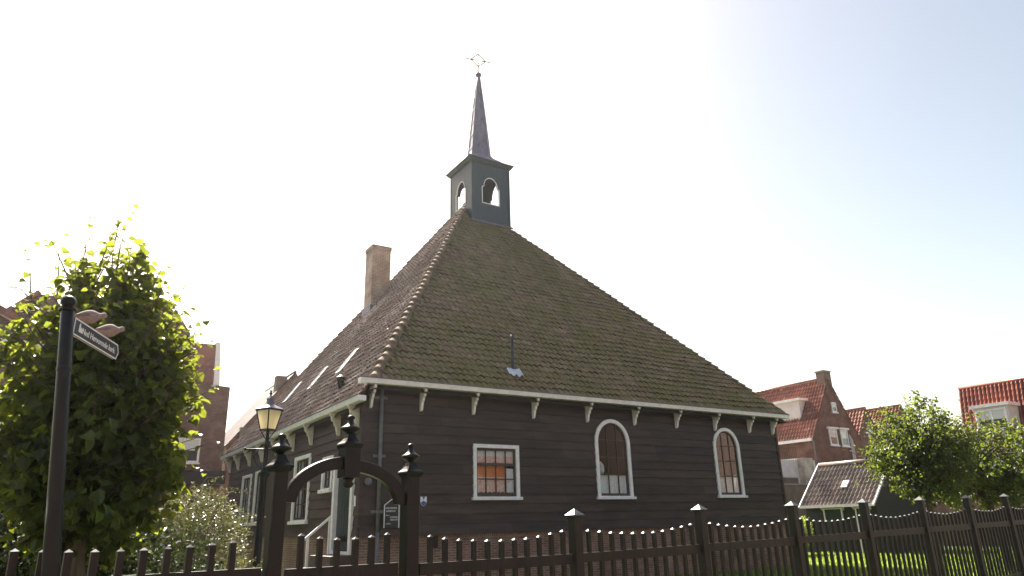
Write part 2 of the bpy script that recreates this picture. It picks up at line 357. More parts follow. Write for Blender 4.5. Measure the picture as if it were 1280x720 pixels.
# ------------------------------------------------------------------ church
W, D, ZB = 15.83, 15.41, 1.41
AX, AY, H = 7.377, 7.866, 15.22
ZF, ZL, E_, EL, EB, EA = 5.025, 4.562, .37, .238, .61, .28
church = thing('wooden_church', 'dark weatherboarded village church with steep mossy pyramid roof and slender belfry', 'church', (W/2, D/2, 0))
b = MB(); b.box(.03, W-.03, .03, .25, -.3, ZB-.11); b.box(.03, W-.03, D-.25, D-.03, -.3, ZB-.11); b.box(.03, .25, .25, D-.25, -.3, ZB-.11); b.box(W-.25, W-.03, .25, D-.25, -.3, ZB-.11)
b.build('brick_base', M['brick'], church)
sol = brickmat('header_course', (.24, .10, .065), (.35, .17, .11), (.30, .27, .23), .062, .11, .011)
b = MB(); b.box(.018, W-.018, .018, .24, ZB-.112, ZB+.02); b.box(.018, .24, .24, D, ZB-.112, ZB+.02)
b.build('header_course', sol, church)
BH = .247
def board_wall(name, x0, x1, z0, z1, axis, pos, sgn, cut=()):
    """solid lapped boards; axis 'x': runs along x at y=pos facing sgn*y"""
    prof = [(.12, z0)]; z = z0; first = True
    rnd = random.Random(sum(map(ord, name)))
    pts = []
    z = z0
    while z < z1-.02:
        zt = min(z+BH, z1); out = .034+rnd.uniform(-.004, .004)
        if first: pts += [(-.075, z), (-.070, z+.02), (-.02, zt)]; first = False
        else: pts += [(-out, z), (-out+.001, z+.02), (-.006, zt)]
        z = zt
    # split in lengths so long boards wobble a little
    n = 14; mb = MB(); k0 = 0
    loops = []
    for i in range(n+1):
        t = x0+(x1-x0)*i/n
        lp = []
        for (d_, zz) in pts:
            dz = .006*noise.noise((t*.8, zz*3, 5 if axis == 'x' else 9)) if z0 < zz < z1 else 0
            lp.append((d_+.004*noise.noise((t*1.3, zz*5, 2)), zz+dz))
        lp += [(.10, z1), (.10, z0)]; loops.append((t, lp))
    m = len(loops[0][1])
    for t, lp in loops:
        for d_, zz in lp:
            off = pos - sgn*d_   # negative d_ = outwards along sgn
            mb.v.append(Vector((t, off, zz)) if axis == 'x' else Vector((off, t, zz)))
    for i in range(n):
        for j in range(m):
            a = i*m+j; b_ = i*m+(j+1) % m; mb.f.append((a, b_, b_+m, a+m)); mb.m.append(0)
    mb.f.append(tuple(range(m))); mb.f.append(tuple(range(n*m, n*m+m))[::-1]); mb.m += [0, 0]
    o = mb.build(name, M['tar'], church, recalc=True)
    cs = []
    for c in cut:
        cs.append(c)
    if cs: boolcut(o, cs)
    # fresh metre UVs not needed (object coords)
    return o
def arch_pts(x0, x1, z0, zs, zt, n=16):
    """outline with segmental top: springing zs, top zt"""
    a = (x1-x0)/2; cx = (x0+x1)/2
    return [(x0, z0), (x1, z0)] + [(cx+a*math.cos(math.pi*i/n), zs+(zt-zs)*math.sin(math.pi*i/n)) for i in range(n+1)]
def cutter(poly, axis, pos):
    mb = MB()
    if axis == 'x': mb.prism([(p[0], pos-.3, p[1]) for p in poly], (0, .6, 0))
    else: mb.prism([(pos-.3, p[0], p[1]) for p in poly], (.6, 0, 0))
    return mb.build('cut', M['dark'], church, recalc=True)
SQ = (3.12, 4.58, 2.28, 3.70)
A1 = (7.32, 8.70, 2.28, 3.90, 4.62); A2 = (12.45, 13.74, 2.31, 3.93, 4.60)
def rect(x0, x1, z0, z1): return [(x0, z0), (x1, z0), (x1, z1), (x0, z1)]
def inset_arch(A, d): return arch_pts(A[0]+d, A[1]-d, A[2]+d, A[3], A[4]-d)
cuts = [cutter(rect(SQ[0]+.05, SQ[1]-.05, SQ[2]+.05, SQ[3]-.05), 'x', 0), cutter(inset_arch(A1, .05), 'x', 0), cutter(inset_arch(A2, .05), 'x', 0)]
board_wall('front_boarding', 0, W, ZB, 5.13, 'x', 0, -1, cuts)
LW = [(4.02, 5.62, 1.83, 3.74), (2.0, 2.87, 2.60, 3.50), (9.25, 10.62, 1.86, 3.68), (11.25, 12.7, 1.86, 3.66)]
DOOR = (.36, 1.80, 1.03, 3.35)
cuts = [cutter(rect(a+.05, b_-.05, c+.05, d-.05), 'y', 0) for a, b_, c, d in LW]+[cutter(rect(DOOR[0], DOOR[1], DOOR[2]-.1, DOOR[3]), 'y', 0)]
board_wall('side_boarding', 0, D, ZB, 5.0, 'y', 0, -1, cuts)
board_wall('far_side_boarding', 0, D, ZB, 5.0, 'y', W, 1)
board_wall('back_boarding', 0, W, ZB, 5.0, 'x', D, 1)
for q in ((-.055, .055, -.0505, .07, ZB+.22, 4.62), (W-.055, W+.05, -.0505, .06, ZB+.22, 5.0)): MB().box(*q).build('corner_board', M['tar'], church, bevel=.006)
# interior room (plastered, dark) so that windows look into a real space
b = MB(); b.box(.3, W-.3, .45, D-.3, .9, 1.0); b.box(.3, W-.3, 5.0, 5.05, 1, 5.2)
b.build('interior_floor', M['dark'], church)

def fwin_frame(poly_o, poly_i, axis, pos, dep, name, parent, mat, sgn=-1):
    """ring frame between two outlines, standing dep proud of the wall"""
    mb = MB(); n = len(poly_o)
    def P(p, y): return (p[0], y, p[1]) if axis == 'x' else (y, p[0], p[1])
    y0 = pos+sgn*dep; y1 = pos+.09
    for y in (y0, y1):
        mb.v += [Vector(P(p, y)) for p in poly_o]+[Vector(P(p, y)) for p in poly_i]
    for i in range(n):
        j = (i+1) % n
        mb.f += [(i, j, n+j, n+i), (2*n+i, 3*n+i, 3*n+j, 2*n+j), (i, 2*n+i, 2*n+j, j), (n+i, n+j, 3*n+j, 3*n+i)]; mb.m += [0]*4
    return mb.build(name, mat, parent, recalc=True, bevel=.006)
def curtain(mb, a, b_, z0, z1, y, axis='x', amp=.02, freq=9, scallop=.0, n=70, gather=None):
    k = len(mb.v)
    for i in range(n+1):
        t = i/n; x = a+(b_-a)*t; d = amp*math.sin(t*freq*2*math.pi)+amp*.4*math.sin(t*freq*5.3)
        zz = z0+scallop*abs(math.sin(t*math.pi*7))
        for zq, f in ((zz, 1), ((zz+z1)/2, .8), (z1, .5)):
            p = (x, y+d*f, zq); mb.v.append(Vector(p) if axis == 'x' else Vector((p[1], p[0], p[2])))
    for i in range(n):
        for j in range(2):
            q = k+i*3+j; mb.f.append((q, q+3, q+4, q+1)); mb.m.append(0)
# square window
def square_window():
    x0, x1, z0, z1 = SQ; t = .10
    f = fwin_frame(rect(x0, x1, z0, z1), rect(x0+t, x1-t, z0+.05, z1-t), 'x', 0, .065, 'window', church, M['white'])
    tag(f, 'square white-framed sash window with pink curtains and orange blind')
    s_ = MB(); s_.box(x0-.05, x1+.05, -.12, -.02, z0-.045, z0+.035); s_.build('sill', M['white'], f, bevel=.006)
    s_ = MB(); a, b_, c, d = x0+t, x1-t, z0+.06, z1-t
    y = -.005
    s_.box(a, a+.045, y, y+.05, c, d); s_.box(b_-.045, b_, y, y+.05, c, d); s_.box(a+.045, b_-.045, y, y+.05, c, c+.09); s_.box(a+.045, b_-.045, y, y+.05, d-.06, d)
    zm = c+(d-c)*.66; s_.box(a+.045, b_-.045, y-.02, y+.045, zm-.035, zm+.035)
    zl = c+.09+(zm-c-.09)*.48; s_.box(a+.045, b_-.045, y+.004, y+.04, zl-.014, zl+.014)
    for i in (1, 2, 3):
        xx = a+(b_-a)*i/4; s_.box(xx-.013, xx+.013, y+.007, y+.037, c+.09, zm-.035); s_.box(xx-.013, xx+.013, y+.007, y+.037, zm+.035, d-.06)
    s_.build('sash', M['sash'], f)
    p = MB(); p.box(a, b_, y+.020, y+.024, c, d); p.build('pane', M['glass'], f)
    q = MB(); curtain(q, a, b_, zm+.19, d+.03, .075, amp=.008); q.build('net_curtain', M['curtain'], f, smooth=True)
    q = MB(); curtain(q, a, b_, zm-.02, zm+.22, .068, amp=.008, scallop=.05); curtain(q, a, a+.86*(b_-a)*.86, c+.07, zl+.05, .066, amp=.008, scallop=.05); q.build('pink_curtain', M['pinkc'], f, smooth=True)
    q = MB(); curtain(q, a+(b_-a)*.76, b_, c+.07, zm-.1, .070, amp=.008, scallop=.04, freq=3, n=24); q.build('net_curtain', M['curtain'], f, smooth=True)
    q = MB(); q.box(a+.08, a+(b_-a)*.80, .095, .10, zl-.05, zm+.08); q.build('orange_blind', M['orangec'], f)
    q = MB(); q.box(x0-.5, x1+.5, 1.3, 1.35, 1.2, 4.8); q.box(x0-.5, x0-.45, .2, 1.3, 1.2, 4.8); q.box(x1+.45, x1+.5, .2, 1.3, 1.2, 4.8); q.build('interior_wall', M['intw'], f)
square_window()
def arch_window(A, lab, cur_h):
    t = .115
    f = fwin_frame(arch_pts(*A), arch_pts(A[0]+t, A[1]-t, A[2]+.06, A[3], A[4]-t), 'x', 0, .065, 'window', church, M['white'])
    tag(f, lab)
    s_ = MB(); s_.box(A[0]-.05, A[1]+.05, -.125, -.02, A[2]-.04, A[2]+.035); s_.build('sill', M['white'], f, bevel=.006)
    a, b_ = A[0]+t, A[1]-t; B = (a-.01, b_+.01, A[2]+.05, A[3], A[4]-t+.01); C_ = (a+.05, b_-.05, A[2]+.13, A[3], A[4]-t-.05)
    r_ = fwin_frame(arch_pts(*B), arch_pts(*C_), 'x', .02, .03, 'sash', f, M['sash'])
    s_ = MB(); ar = (b_-a)/2; cx = (a+b_)/2
    for i in (1, 2):
        xx = a+(b_-a)*i/3; zt = A[3]+(C_[4]-A[3])*math.sqrt(max(0, 1-((xx-cx)/ar)**2)); s_.box(xx-.014, xx+.014, .0, .035, A[2]+.12, zt)
    hh = C_[4]-C_[2]
    for k in (.265, .52, .77):
        zz = C_[2]+hh*k; wd = ar if zz < A[3] else ar*math.sqrt(1-((zz-A[3])/(A[4]-A[3]))**2); s_.box(cx-wd+.03, cx+wd-.03, .004, .031, zz-.014, zz+.014)
    s_.build('glazing_bar', M['sash'], f)
    p = MB(); p.prism([(x, .014, z) for x, z in arch_pts(a, b_, A[2]+.08, A[3], A[4]-t)], (0, .004, 0)); p.build('pane', M['glass'], f, recalc=True)
    q = MB(); curtain(q, a, b_, A[2]+.14, C_[2]+hh*.265, .075, amp=.012, freq=7); q.build('net_curtain', M['curtain'], f, smooth=True)
    return f
w1 = arch_window(A1, 'tall round-arched white window in the middle of the front wall', .5)
w2 = arch_window(A2, 'tall round-arched white window nearest the far corner', .5)
# the lit pane of a window on the far side, seen through the middle window: its light imitated by a small pale lantern-shaped solid
q = MB(); q.lathe([(.02, 2.98), (.10, 3.0), (.13, 3.10), (.12, 3.25), (.05, 3.36), (.01, 3.38)], (7.78, .35, 0), 12); q.build('far_pane_light', M['curtain'], w1, smooth=True)
# left windows
def side_window(a, b_, c, d, nx, nz, lab):
    t = .11
    f = fwin_frame(rect(a, b_, c, d), rect(a+t, b_-t, c+.06, d-t), 'y', 0, .065, 'window', church, M['white'])
    tag(f, lab)
    s_ = MB(); s_.box(-.13, -.02, a-.05, b_+.05, c-.06, c+.035); s_.build('sill', M['white'], f, bevel=.006)
    s_ = MB(); A_, B_, C_, D_ = a+t, b_-t, c+.06, d-t
    s_.box(0, .05, A_, A_+.045, C_, D_); s_.box(0, .05, B_-.045, B_, C_, D_); s_.box(0, .05, A_+.045, B_-.045, C_, C_+.07); s_.box(0, .05, A_+.045, B_-.045, D_-.05, D_)
    for i in range(1, nx): y = A_+(B_-A_)*i/nx; s_.box(.008, .035, y-.013, y+.013, C_+.07, D_-.05)
    for i in range(1, nz): z = C_+(D_-C_)*i/nz; s_.box(.004, .039, A_+.045, B_-.045, z-.016, z+.016)
    s_.build('sash', M['sash'], f)
    p = MB(); p.box(.02, .024, A_, B_, C_, D_); p.build('pane', M['glass'], f)
    q = MB(); curtain(q, A_, A_+(B_-A_)*.24, C_, D_, .14, 'y', .03, 3, n=20); curtain(q, B_-(B_-A_)*.24, B_, C_, D_, .14, 'y', .03, 3, n=20); q.build('net_curtain', M['curtain'], f, smooth=True)
side_window(*LW[0], 4, 4, 'large side window beside the small one')
side_window(*LW[1], 2, 3, 'small side window left of the door')
side_window(*LW[2], 3, 4, 'nearer of the two far side windows')
side_window(*LW[3], 3, 4, 'farthest side window')
# door
a, b_, c, d = DOOR
df = fwin_frame(rect(a-.02, b_+.02, c-.02, d+.05), rect(a+.13, b_-.13, c+.05, d-.12), 'y', 0, .085, 'door_frame', church, M['white'])
dr = MB(); dr.box(.03, .07, a+.13, b_-.13, c+.05, d-.12)
for k in range(6):
    y = a+.15+k*(b_-a-.30)/6; dr.box(.018, .03, y+.008, y+(b_-a-.30)/6-.008, c+.08, d-.15)
door = dr.build('door', M['doorp'], church)
h = MB(); h.tube([(.018, a+.22, c+1.05), (-.03, a+.22, c+1.05), (-.03, a+.32, c+1.05)], .012, 8); h.build('handle', M['zinc'], door)
b = MB(); b.box(-.55, .03, a-.05, b_+.05, .3, c-.03); b.box(-.85, -.55, a-.05, b_+.05, .0, .72); b.box(-1.15, -.85, a-.05, b_+.05, -.05, .40)
b.build('door_step', M['sash'], church, bevel=.012)
# roofs
apex = Vector((AX, AY, H)); zf = ZF+.13; zl = ZL+.12
sF = (H-zf)/(AY+E_); sL = (H-zl)/(AX+EL)
xh = -EL+(zf-zl)/sL               # x where the left plane reaches the front eave height
eF = zf
# right plane: same height as the front; back plane too
RX = W+.30; sR = (H-zf)/(RX-AX); BY = D+EB; sB = (H-zl)/(BY-AY)
def edge_fn(left_pt, right_pt, org, ud, vd, V):
    def f(v):
        t = min(1, v/V); c = (org+vd*V); 
        a = (left_pt-org).dot(ud); b_ = (right_pt-org).dot(ud); m_ = (apex-org).dot(ud)
        return (a+(m_-a)*t, b_+(m_-b_)*t)
    return f
def hip_clip(p, keep):
    """vertical plane through the hip line p-apex that keeps the side where 'keep' lies"""
    d = apex-p; n = Vector((d.y, -d.x, 0)).normalized()
    if (keep-p).dot(n) > 0: n = -n
    return (p, n)
fl = Vector((xh, -E_, zf)); fr = Vector((RX, -E_, zf)); bl = Vector((-EL, BY, zl)); br = Vector((RX, BY, zf)); flL = Vector((-EL, -E_-.02, zl))
def plane_tiles(name, mat, p0, p1, ud, tw, seed, clips, warp, lab=None, amp=.027, th=.262):
    ud = Vector(ud); org = Vector((p0.x, p0.y, p0.z)); hz = Vector((0, 0, 1)).cross(ud) * (1 if True else 1)
    inward = (apex-org)-ud*((apex-org).dot(ud)); vd = inward.normalized(); V = inward.length; n = ud.cross(vd).normalized()
    if n.z < 0: n = -n
    ef = edge_fn(p0, p1, org, ud, vd, V)
    o = tiles(name, mat, church, org, ud, vd, n, 0, 0, V, tw, th, clips, edge=ef, seed=seed, warp=warp, amp=amp, jit=.014, lift=.036)
    if lab: o['label'] = lab
    return o
inF = Vector((AX, 0, 0)); inL = Vector((0, AY, 0)); inR = Vector((W, AY, 0)); inB = Vector((AX, D, 0))
hipL = hip_clip(fl, inF); 
plane_tiles('roof_slope', M['roofF'], fl, fr, (1, 0, 0), .215, 1, [hip_clip(fl, inF), hip_clip(fr, inF)], .09, 'front roof slope greened with moss')
# left plane reaches past the hip foot down to its own lower eave
LP0 = Vector((-EL, -E_-.12, zl))
def left_roof():
    org = Vector((-EL, 0, zl)); ud = Vector((0, 1, 0)); inward = Vector((apex.x+EL, 0, H-zl)); V = inward.length; vd = inward.normalized(); n = Vector((-(H-zl), 0, AX+EL)).normalized()
    vh = (fl-org).dot(vd)
    def ef(v):
        t = min(1, v/V); lo = -E_ if v < vh else -E_+(AY+E_)*(v-vh)/(V-vh); return (lo, BY+(AY-BY)*t)
    o = tiles('roof_slope', M['roofL'], church, org, ud, vd, n, 0, 0, V, .225, .265, [((0, -E_-.03, 0), (0, -1, 0)), (hip_clip(bl, inL))], edge=ef, seed=5, warp=.07, jit=.016, amp=.032, lift=.042)
    me = o.data; bm = bmesh.new(); bm.from_mesh(me); og = ORG[o]
    # above the foot of the hip, cut along the hip
    d = apex-fl; nn = Vector((d.y, -d.x, 0)).normalized()
    if (inL-fl).dot(nn) > 0: nn = -nn
    kill = [f for f in bm.faces if ((f.calc_center_median()+og)-fl).dot(nn) > .03 and (f.calc_center_median()+og).z > zf+.12]
    bmesh.ops.delete(bm, geom=kill, context='FACES'); bm.to_mesh(me); bm.free()
    o['label'] = 'side roof slope of bare grey-brown tiles with skylights'
left_roof()
for nm, p0, p1, ud, cl in (('roof_slope', fr, br, (0, 1, 0), [hip_clip(fr, inR), hip_clip(br, inR)]), ('roof_slope', br, bl, (-1, 0, 0), [hip_clip(br, inB), hip_clip(bl, inB)])):
    mb = MB(); mb.add([p0, p1, apex], [(0, 1, 2)]); mb.build(nm, M['roofL'], church)
# dark underlay below the tiles (keeps light out of the roof space)
mb = MB(); k = Vector((0, 0, -.26)); mb.add([fl+k, fr+k, br+k, Vector((RX, BY, zf))+k, bl+k, apex+k, Vector((-EL, -E_, zl))+k], [(0, 1, 5), (1, 2, 5), (2, 4, 5), (4, 6, 5), (6, 0, 5)]); mb.build('roof_deck', M['dark'], church)
# hip tiles: half-round caps lapped up the hips
def hip_caps(p, q, name, n, rad=.12, shift=Vector((0, 0, 0))):
    d = (q-p); L_ = d.length; d.normalize(); side = d.cross(Vector((0, 0, 1))).normalized(); up = side.cross(d); mb = MB()
    rnd = random.Random(3); st = L_/n
    for i in range(n):
        a = p+d*(i*st)+shift; jl = Vector((0, 0, rnd.uniform(-.016, .016)))+side*rnd.uniform(-.02, .02)
        k = len(mb.v); m = 10
        for tt, r_, lf in ((-.10*st, rad*1.08, .05), (.0, rad*1.12, .052), (.14*st, rad*1.06, .040), (1.02*st, rad*.82, .015)):
            for j in range(m+1):
                an = math.pi*j/m-.25*(1 if j == 0 else 0)+.25*(1 if j == m else 0)
                mb.v.append(a+jl+d*tt+side*math.cos(an)*r_+up*(math.sin(an)*r_+lf-.03))
        for t in range(3):
            for j in range(m): z = k+t*(m+1)+j; mb.f.append((z, z+1, z+m+2, z+m+1)); mb.m.append(0)
        mb.f.append(tuple(k+j for j in range(m+1))[::-1]); mb.m.append(0)
    o = mb.build(name, M['hip'], church, smooth=True); return o
hip_caps(fl+Vector((.0, 0, .0)), fl+(apex-fl)*.925, 'hip_tiles', 40, .125)
hip_caps(fr, fr+(apex-fr)*.94, 'hip_tiles', 50, .07); hip_caps(bl, bl+(apex-bl)*.94, 'hip_tiles', 50, .06); 
# gutters, soffits
b = MB()
b.add([(-EA, -E_-.10, ZF+.005), (W+EA+.04, -E_-.10, ZF+.005), (W+EA+.04, -E_-.13, ZF+.125), (-EA, -E_-.13, ZF+.125), (-EA, -E_+.10, ZF+.005), (W+EA+.04, -E_+.10, ZF+.005), (W+EA+.04, -E_+.10, ZF+.125), (-EA, -E_+.10, ZF+.125)],
      [(0, 1, 2, 3), (5, 4, 7, 6), (0, 4, 5, 1), (3, 2, 6, 7), (0, 3, 7, 4), (1, 5, 6, 2)])
gf = b.build('gutter', M['white'], church, recalc=True, bevel=.006)
b = MB(); b.box(-EA-.01, W+EA+.05, -E_-.145, -E_-.08, ZF+.127, ZF+.145); b.build('lead_edge', M['lead'], gf)
b = MB(); b.box(-.02, W+.1, -E_+.10, -.02, ZF+.03, ZF+.055); b.build('soffit', M['cream'], church)
b = MB(); b.add([(-EL-.10, -.55, ZL), (-EL-.13, -.55, ZL+.13), (-EL+.09, -.55, ZL+.13), (-EL+.09, -.55, ZL), (-EL-.10, D+EB, ZL), (-EL-.13, D+EB, ZL+.13), (-EL+.09, D+EB, ZL+.13), (-EL+.09, D+EB, ZL)],
      [(0, 1, 2, 3), (7, 6, 5, 4), (0, 4, 5, 1), (1, 5, 6, 2), (2, 6, 7, 3), (3, 7, 4, 0)])
gl = b.build('gutter', M['white'], church, recalc=True, bevel=.006)
b = MB(); b.box(-EL-.15, -EL-.08, -.56, D+EB+.01, ZL+.132, ZL+.15); b.build('lead_edge', M['lead'], gl)
b = MB(); b.box(-EL+.09, -.01, -.05, D+.1, ZL+.03, ZL+.05); b.build('soffit', M['cream'], church)
# brackets
def bracket(axis, pos, sgn, z, dep, ht, th, mat):
    pr = [(0, 0), (-dep, 0), (-dep, -.07), (-dep*.86, -.10), (-dep*.80, -ht*.34), (-dep*.60, -ht*.40), (-dep*.56, -ht*.52), (-dep*.40, -ht*.62), (-dep*.32, -ht*.82), (-dep*.26, -ht*.95), (-dep*.12, -ht), (0, -ht)]
    mb = MB()
    if axis == 'x': mb.prism([(pos-th/2, -.03+p[0], z+p[1]) for p in pr], (th, 0, 0))
    else: mb.prism([(-.03+p[0], pos-th/2, z+p[1]) for p in pr], (0, th, 0))
    mb.build('bracket', mat, church, recalc=True, bevel=.005)
for x in (.16, 1.55, 3.12, 5.1, 7.06, 8.95, 10.78, 12.6, 14.35, 15.62): bracket('x', x, -1, ZF-.002, .34, .55, .065, M['white'])
for y in (.22, 1.62, 4.0, 5.9, 7.8, 9.8, 11.7, 13.6, 15.2): bracket('y', y, -1, ZL-.002, .30, .60, .11, M['cream'])
# downpipe
b = MB(); b.tube([(.44, -.10, 5.02), (.44, -.10, 1.5)], .048, 12); b.tube([(.44, -.10, 1.5), (.44, -.10, .1)], .05, 12)
dp = b.build('downpipe', M['pvc'], church, smooth=True)
b = MB()
for z in (4.75, 3.30, 1.98): b.box(.27, .61, -.065, -.035, z-.035, z+.035); b.tube([(.44, -.10, z-.03), (.44, -.10, z+.03)], .062, 12)
b.build('pipe_clip', M['pvc'], dp)
# chimney
b = MB(); b.box(3.69, 4.50, 9.5, 10.3, 9.2, 12.87); b.box(3.66, 4.53, 9.47, 10.33, 12.871, 13.04)
ch = b.build('chimney', M['brickc'], church)
b = MB(); b.box(3.64, 4.54, 9.45, 10.35, 9.4, 10.35); b.build('lead_flashing', M['lead'], ch)
b = MB()
for yy in (9.75, 10.05): b.tube([(4.0, yy, 13.05), (4.0, yy, 13.14)], .06, 8)
b.build('chimney_pot', M['hip'], ch)
# skylights: thin glazed frames lying on the side slope
nL = Vector((-(H-zl), 0, AX+EL)).normalized(); vL = Vector((AX+EL, 0, H-zl)).normalized()
skyglass = noisy('skylight_glass', (.30, .33, .36), (.36, .39, .42), .08, 2, 0, metal=1)
for (yc, x_) in ((4.85, .97), (7.93, .97), (11.22, .99)):
    base = Vector((x_, yc, zl+(x_+EL)*sL))+nL*.05
    b = MB(); k = len(b.v); L_ = .98; wd = .42
    b.bar(base+Vector((0, -wd/2, 0)), base+Vector((0, -wd/2, 0))+vL*L_, .05, .07, nL); b.bar(base+Vector((0, wd/2, 0)), base+Vector((0, wd/2, 0))+vL*L_, .05, .07, nL)
    b.bar(base+Vector((0, -wd/2, 0)), base+Vector((0, wd/2, 0)), .05, .068, nL); b.bar(base+Vector((0, -wd/2, 0))+vL*L_, base+Vector((0, wd/2, 0))+vL*L_, .05, .068, nL)
    sk = b.build('skylight', M['zinc'], church)
    p = MB(); p.bar(base+nL*.02, base+nL*.02+vL*L_, wd, .01, nL); p.build('pane', skyglass, sk)
b = MB(); c0 = Vector((.30, 2.7, zl+(.30+EL)*sL)); b.tube([c0-nL*.05, c0+Vector((-.02, 0, .30))], .10, 10); b.lathe([(.10, .28), (.15, .30), (.15, .34), (.05, .42)], c0, 12); b.build('roof_vent', M['blackm'], church)
# front vent pipe with lead slate
nF = Vector((0, -(H-zf), AY+E_)).normalized(); vF = Vector((0, AY+E_, H-zf)).normalized()
def onF(x, z): return Vector((x, -E_+(z-zf)/sF, z))
b = MB(); c0 = onF(4.66, 5.95); b.tube([c0-vF*.05+nF*.0, c0+Vector((0, 0, .02)), c0+Vector((0, 0, 1.05))], .045, 10); vp = b.build('vent_pipe', M['iron'], church, smooth=True)
b = MB(); n = 10
for i in range(n+1):
    t = i/n; x = 4.36+.5*t; zt = 5.88+.02*math.sin(t*9); zb = 5.66+.05*math.sin(t*17)-.02*t
    for z, l in ((zb, .075), (zt, .085)): b.v.append(onF(x, z)+nF*(l+.018*math.sin(t*30)))
for i in range(n): k = 2*i; b.f.append((k, k+2, k+3, k+1)); b.m.append(0)
b.build('lead_slate', noisy('bright_lead', (.48, .50, .55), (.62, .64, .70), .4, 6, .2, metal=.5), vp)

# belfry
TX, TY, TT = W/2-.01, D/2, .953; ZT = 16.71
def tower_wall(name, fx):
    pass
bel = MB()
th = .06; z0 = 12.9
def ogee(cx, hw, zb, zs, zt, n=10):
    """opening with small shoulders and a round head"""
    pts = [(cx-hw, zb), (cx+hw, zb), (cx+hw, zs), (cx+hw*.80, zs+.04)]
    for i in range(n+1):
        a_ = math.pi*i/n; pts.append((cx+hw*.80*math.cos(a_), zs+.05+(zt-zs-.05)*math.sin(a_)))
    pts += [(cx-hw*.80, zs+.04), (cx-hw, zs)]
    return pts
bel.box(TX-TT, TX+TT, TY-TT, TY+TT, z0, ZT)
body = bel.build('belfry', M['teal'], church)
c_in = MB().box(TX-TT+th, TX+TT-th, TY-TT+th, TY+TT-th, z0+.5, ZT-.12).build('cut', M['dark'], church)
op = ogee(0, .42, 14.75, 15.50, 15.98)
c1 = MB().prism([(TX+p[0], TY-2, p[1]) for p in op], (0, 4, 0)).build('cut', M['dark'], church, recalc=True)
c2 = MB().prism([(TX-2, TY+p[0], p[1]) for p in op], (4, 0, 0)).build('cut', M['dark'], church, recalc=True)
opb = ogee(0, .62, 14.70, 15.75, 16.40)
c3_ = MB().prism([(TX+p[0], TY+.5, p[1]) for p in opb], (0, 2, 0)).build('cut', M['dark'], church, recalc=True)
c4_ = MB().prism([(TX+.5, TY+p[0], p[1]) for p in opb], (2, 0, 0)).build('cut', M['dark'], church, recalc=True)
boolcut(body, [c_in, c1, c2, c3_, c4_])
opi = ogee(0, .415, 14.755, 15.495, 15.975); opo = ogee(0, .445, 14.72, 15.51, 16.01)
def trim(tr):
    mb = MB(); n = len(opi)
    for (k_, dd) in ((0, -.02), (1, .02)):
        mb.v += [tr(p[0], dd, p[1]) for p in opo]+[tr(p[0], dd, p[1]) for p in opi]
    for i in range(n):
        j = (i+1) % n; mb.f += [(i, j, n+j, n+i), (2*n+i, 3*n+i, 3*n+j, 2*n+j), (i, 2*n+i, 2*n+j, j), (n+i, n+j, 3*n+j, 3*n+i)]; mb.m += [0]*4
    mb.build('opening_trim', M['white'], body, recalc=True)
trim(lambda a, d, z: Vector((TX+a, TY-TT+d, z))); trim(lambda a, d, z: Vector((TX-TT+d, TY+a, z)))
# vertical board joints: thin battens
mb = MB()
for s_ in (-1, 1): mb.box(TX-TT-.015, TX-TT+.05, TY+s_*TT-.035, TY+s_*TT+.035, z0, ZT-.01); mb.box(TX+TT-.05, TX+TT+.015, TY+s_*TT-.035, TY+s_*TT+.035, z0, ZT-.01)
mb.build('corner_post', M['teal'], body)
def sq(h): return [(TX-h, TY-h), (TX+h, TY-h), (TX+h, TY+h), (TX-h, TY+h)]
mb = MB(); lv = [(TT+.03, ZT-.10), (TT+.10, ZT-.04), (TT+.13, ZT+.02), (TT+.17, ZT+.05), (TT+.17, ZT+.085)]
for i, (h_, z) in enumerate(lv): mb.v += [Vector((x, y, z)) for x, y in sq(h_)]
for i in range(len(lv)-1):
    for j in range(4): a_ = i*4+j; b2 = i*4+(j+1) % 4; mb.f.append((a_, b2, b2+4, a_+4)); mb.m.append(0)
mb.f += [(3, 2, 1, 0), tuple(range(16, 20))]; mb.m += [0, 0]
mb.build('cornice', M['teal'], body)
# spire: square flared foot turning into an octagonal needle of lead rolls
mb = MB(); rings = []
def ring(hw, z, oct_):
    pts = []
    for k in range(8):
        a_ = math.pi/8+k*math.pi/4; ro = hw/math.cos(math.pi/8)
        po = Vector((math.cos(a_)*ro, math.sin(a_)*ro))
        sgx = 1 if math.cos(a_) > 0 else -1; sgy = 1 if math.sin(a_) > 0 else -1
        ps = Vector((sgx*hw, sgy*hw*math.tan(math.pi/8)*1.0)) if abs(math.cos(a_)) > abs(math.sin(a_)) else Vector((sgx*hw*math.tan(math.pi/8), sgy*hw))
        cs = Vector((sgx*hw, sgy*hw))
        q = cs*(1-oct_)+po*oct_
        pts.append(Vector((TX+q.x, TY+q.y, z)))
    return pts
for hw, z, oc in ((TT+.19, ZT+.085, 0), (TT+.16, ZT+.12, .02), (.80, ZT+.32, .25), (.62, ZT+.50, .7), (.50, ZT+.72, 1), (.455, ZT+1.1, 1), (.395, ZT+1.8, 1), (.33, ZT+2.5, 1), (.265, ZT+3.2, 1), (.195, ZT+3.9, 1), (.135, ZT+4.45, 1), (.075, ZT+5.05, 1)):
    rings.append(ring(hw, z, oc))
for rg in rings: mb.v += rg
for i in range(len(rings)-1):
    for j in range(8): a_ = i*8+j; b2 = i*8+(j+1) % 8; mb.f.append((a_, b2, b2+8, a_+8)); mb.m.append(0)
mb.f.append(tuple(range(8))[::-1]); mb.m.append(0)
spire = mb.build('spire', M['lead'], body)
mb = MB()
for j in range(8): mb.tube([rings[i][j] for i in range(2, len(rings))], .017, 6)
for i in (5, 6, 7, 8, 9):
    for j in range(8): mb.bar(rings[i][j], rings[i][(j+1) % 8], .03, .02)
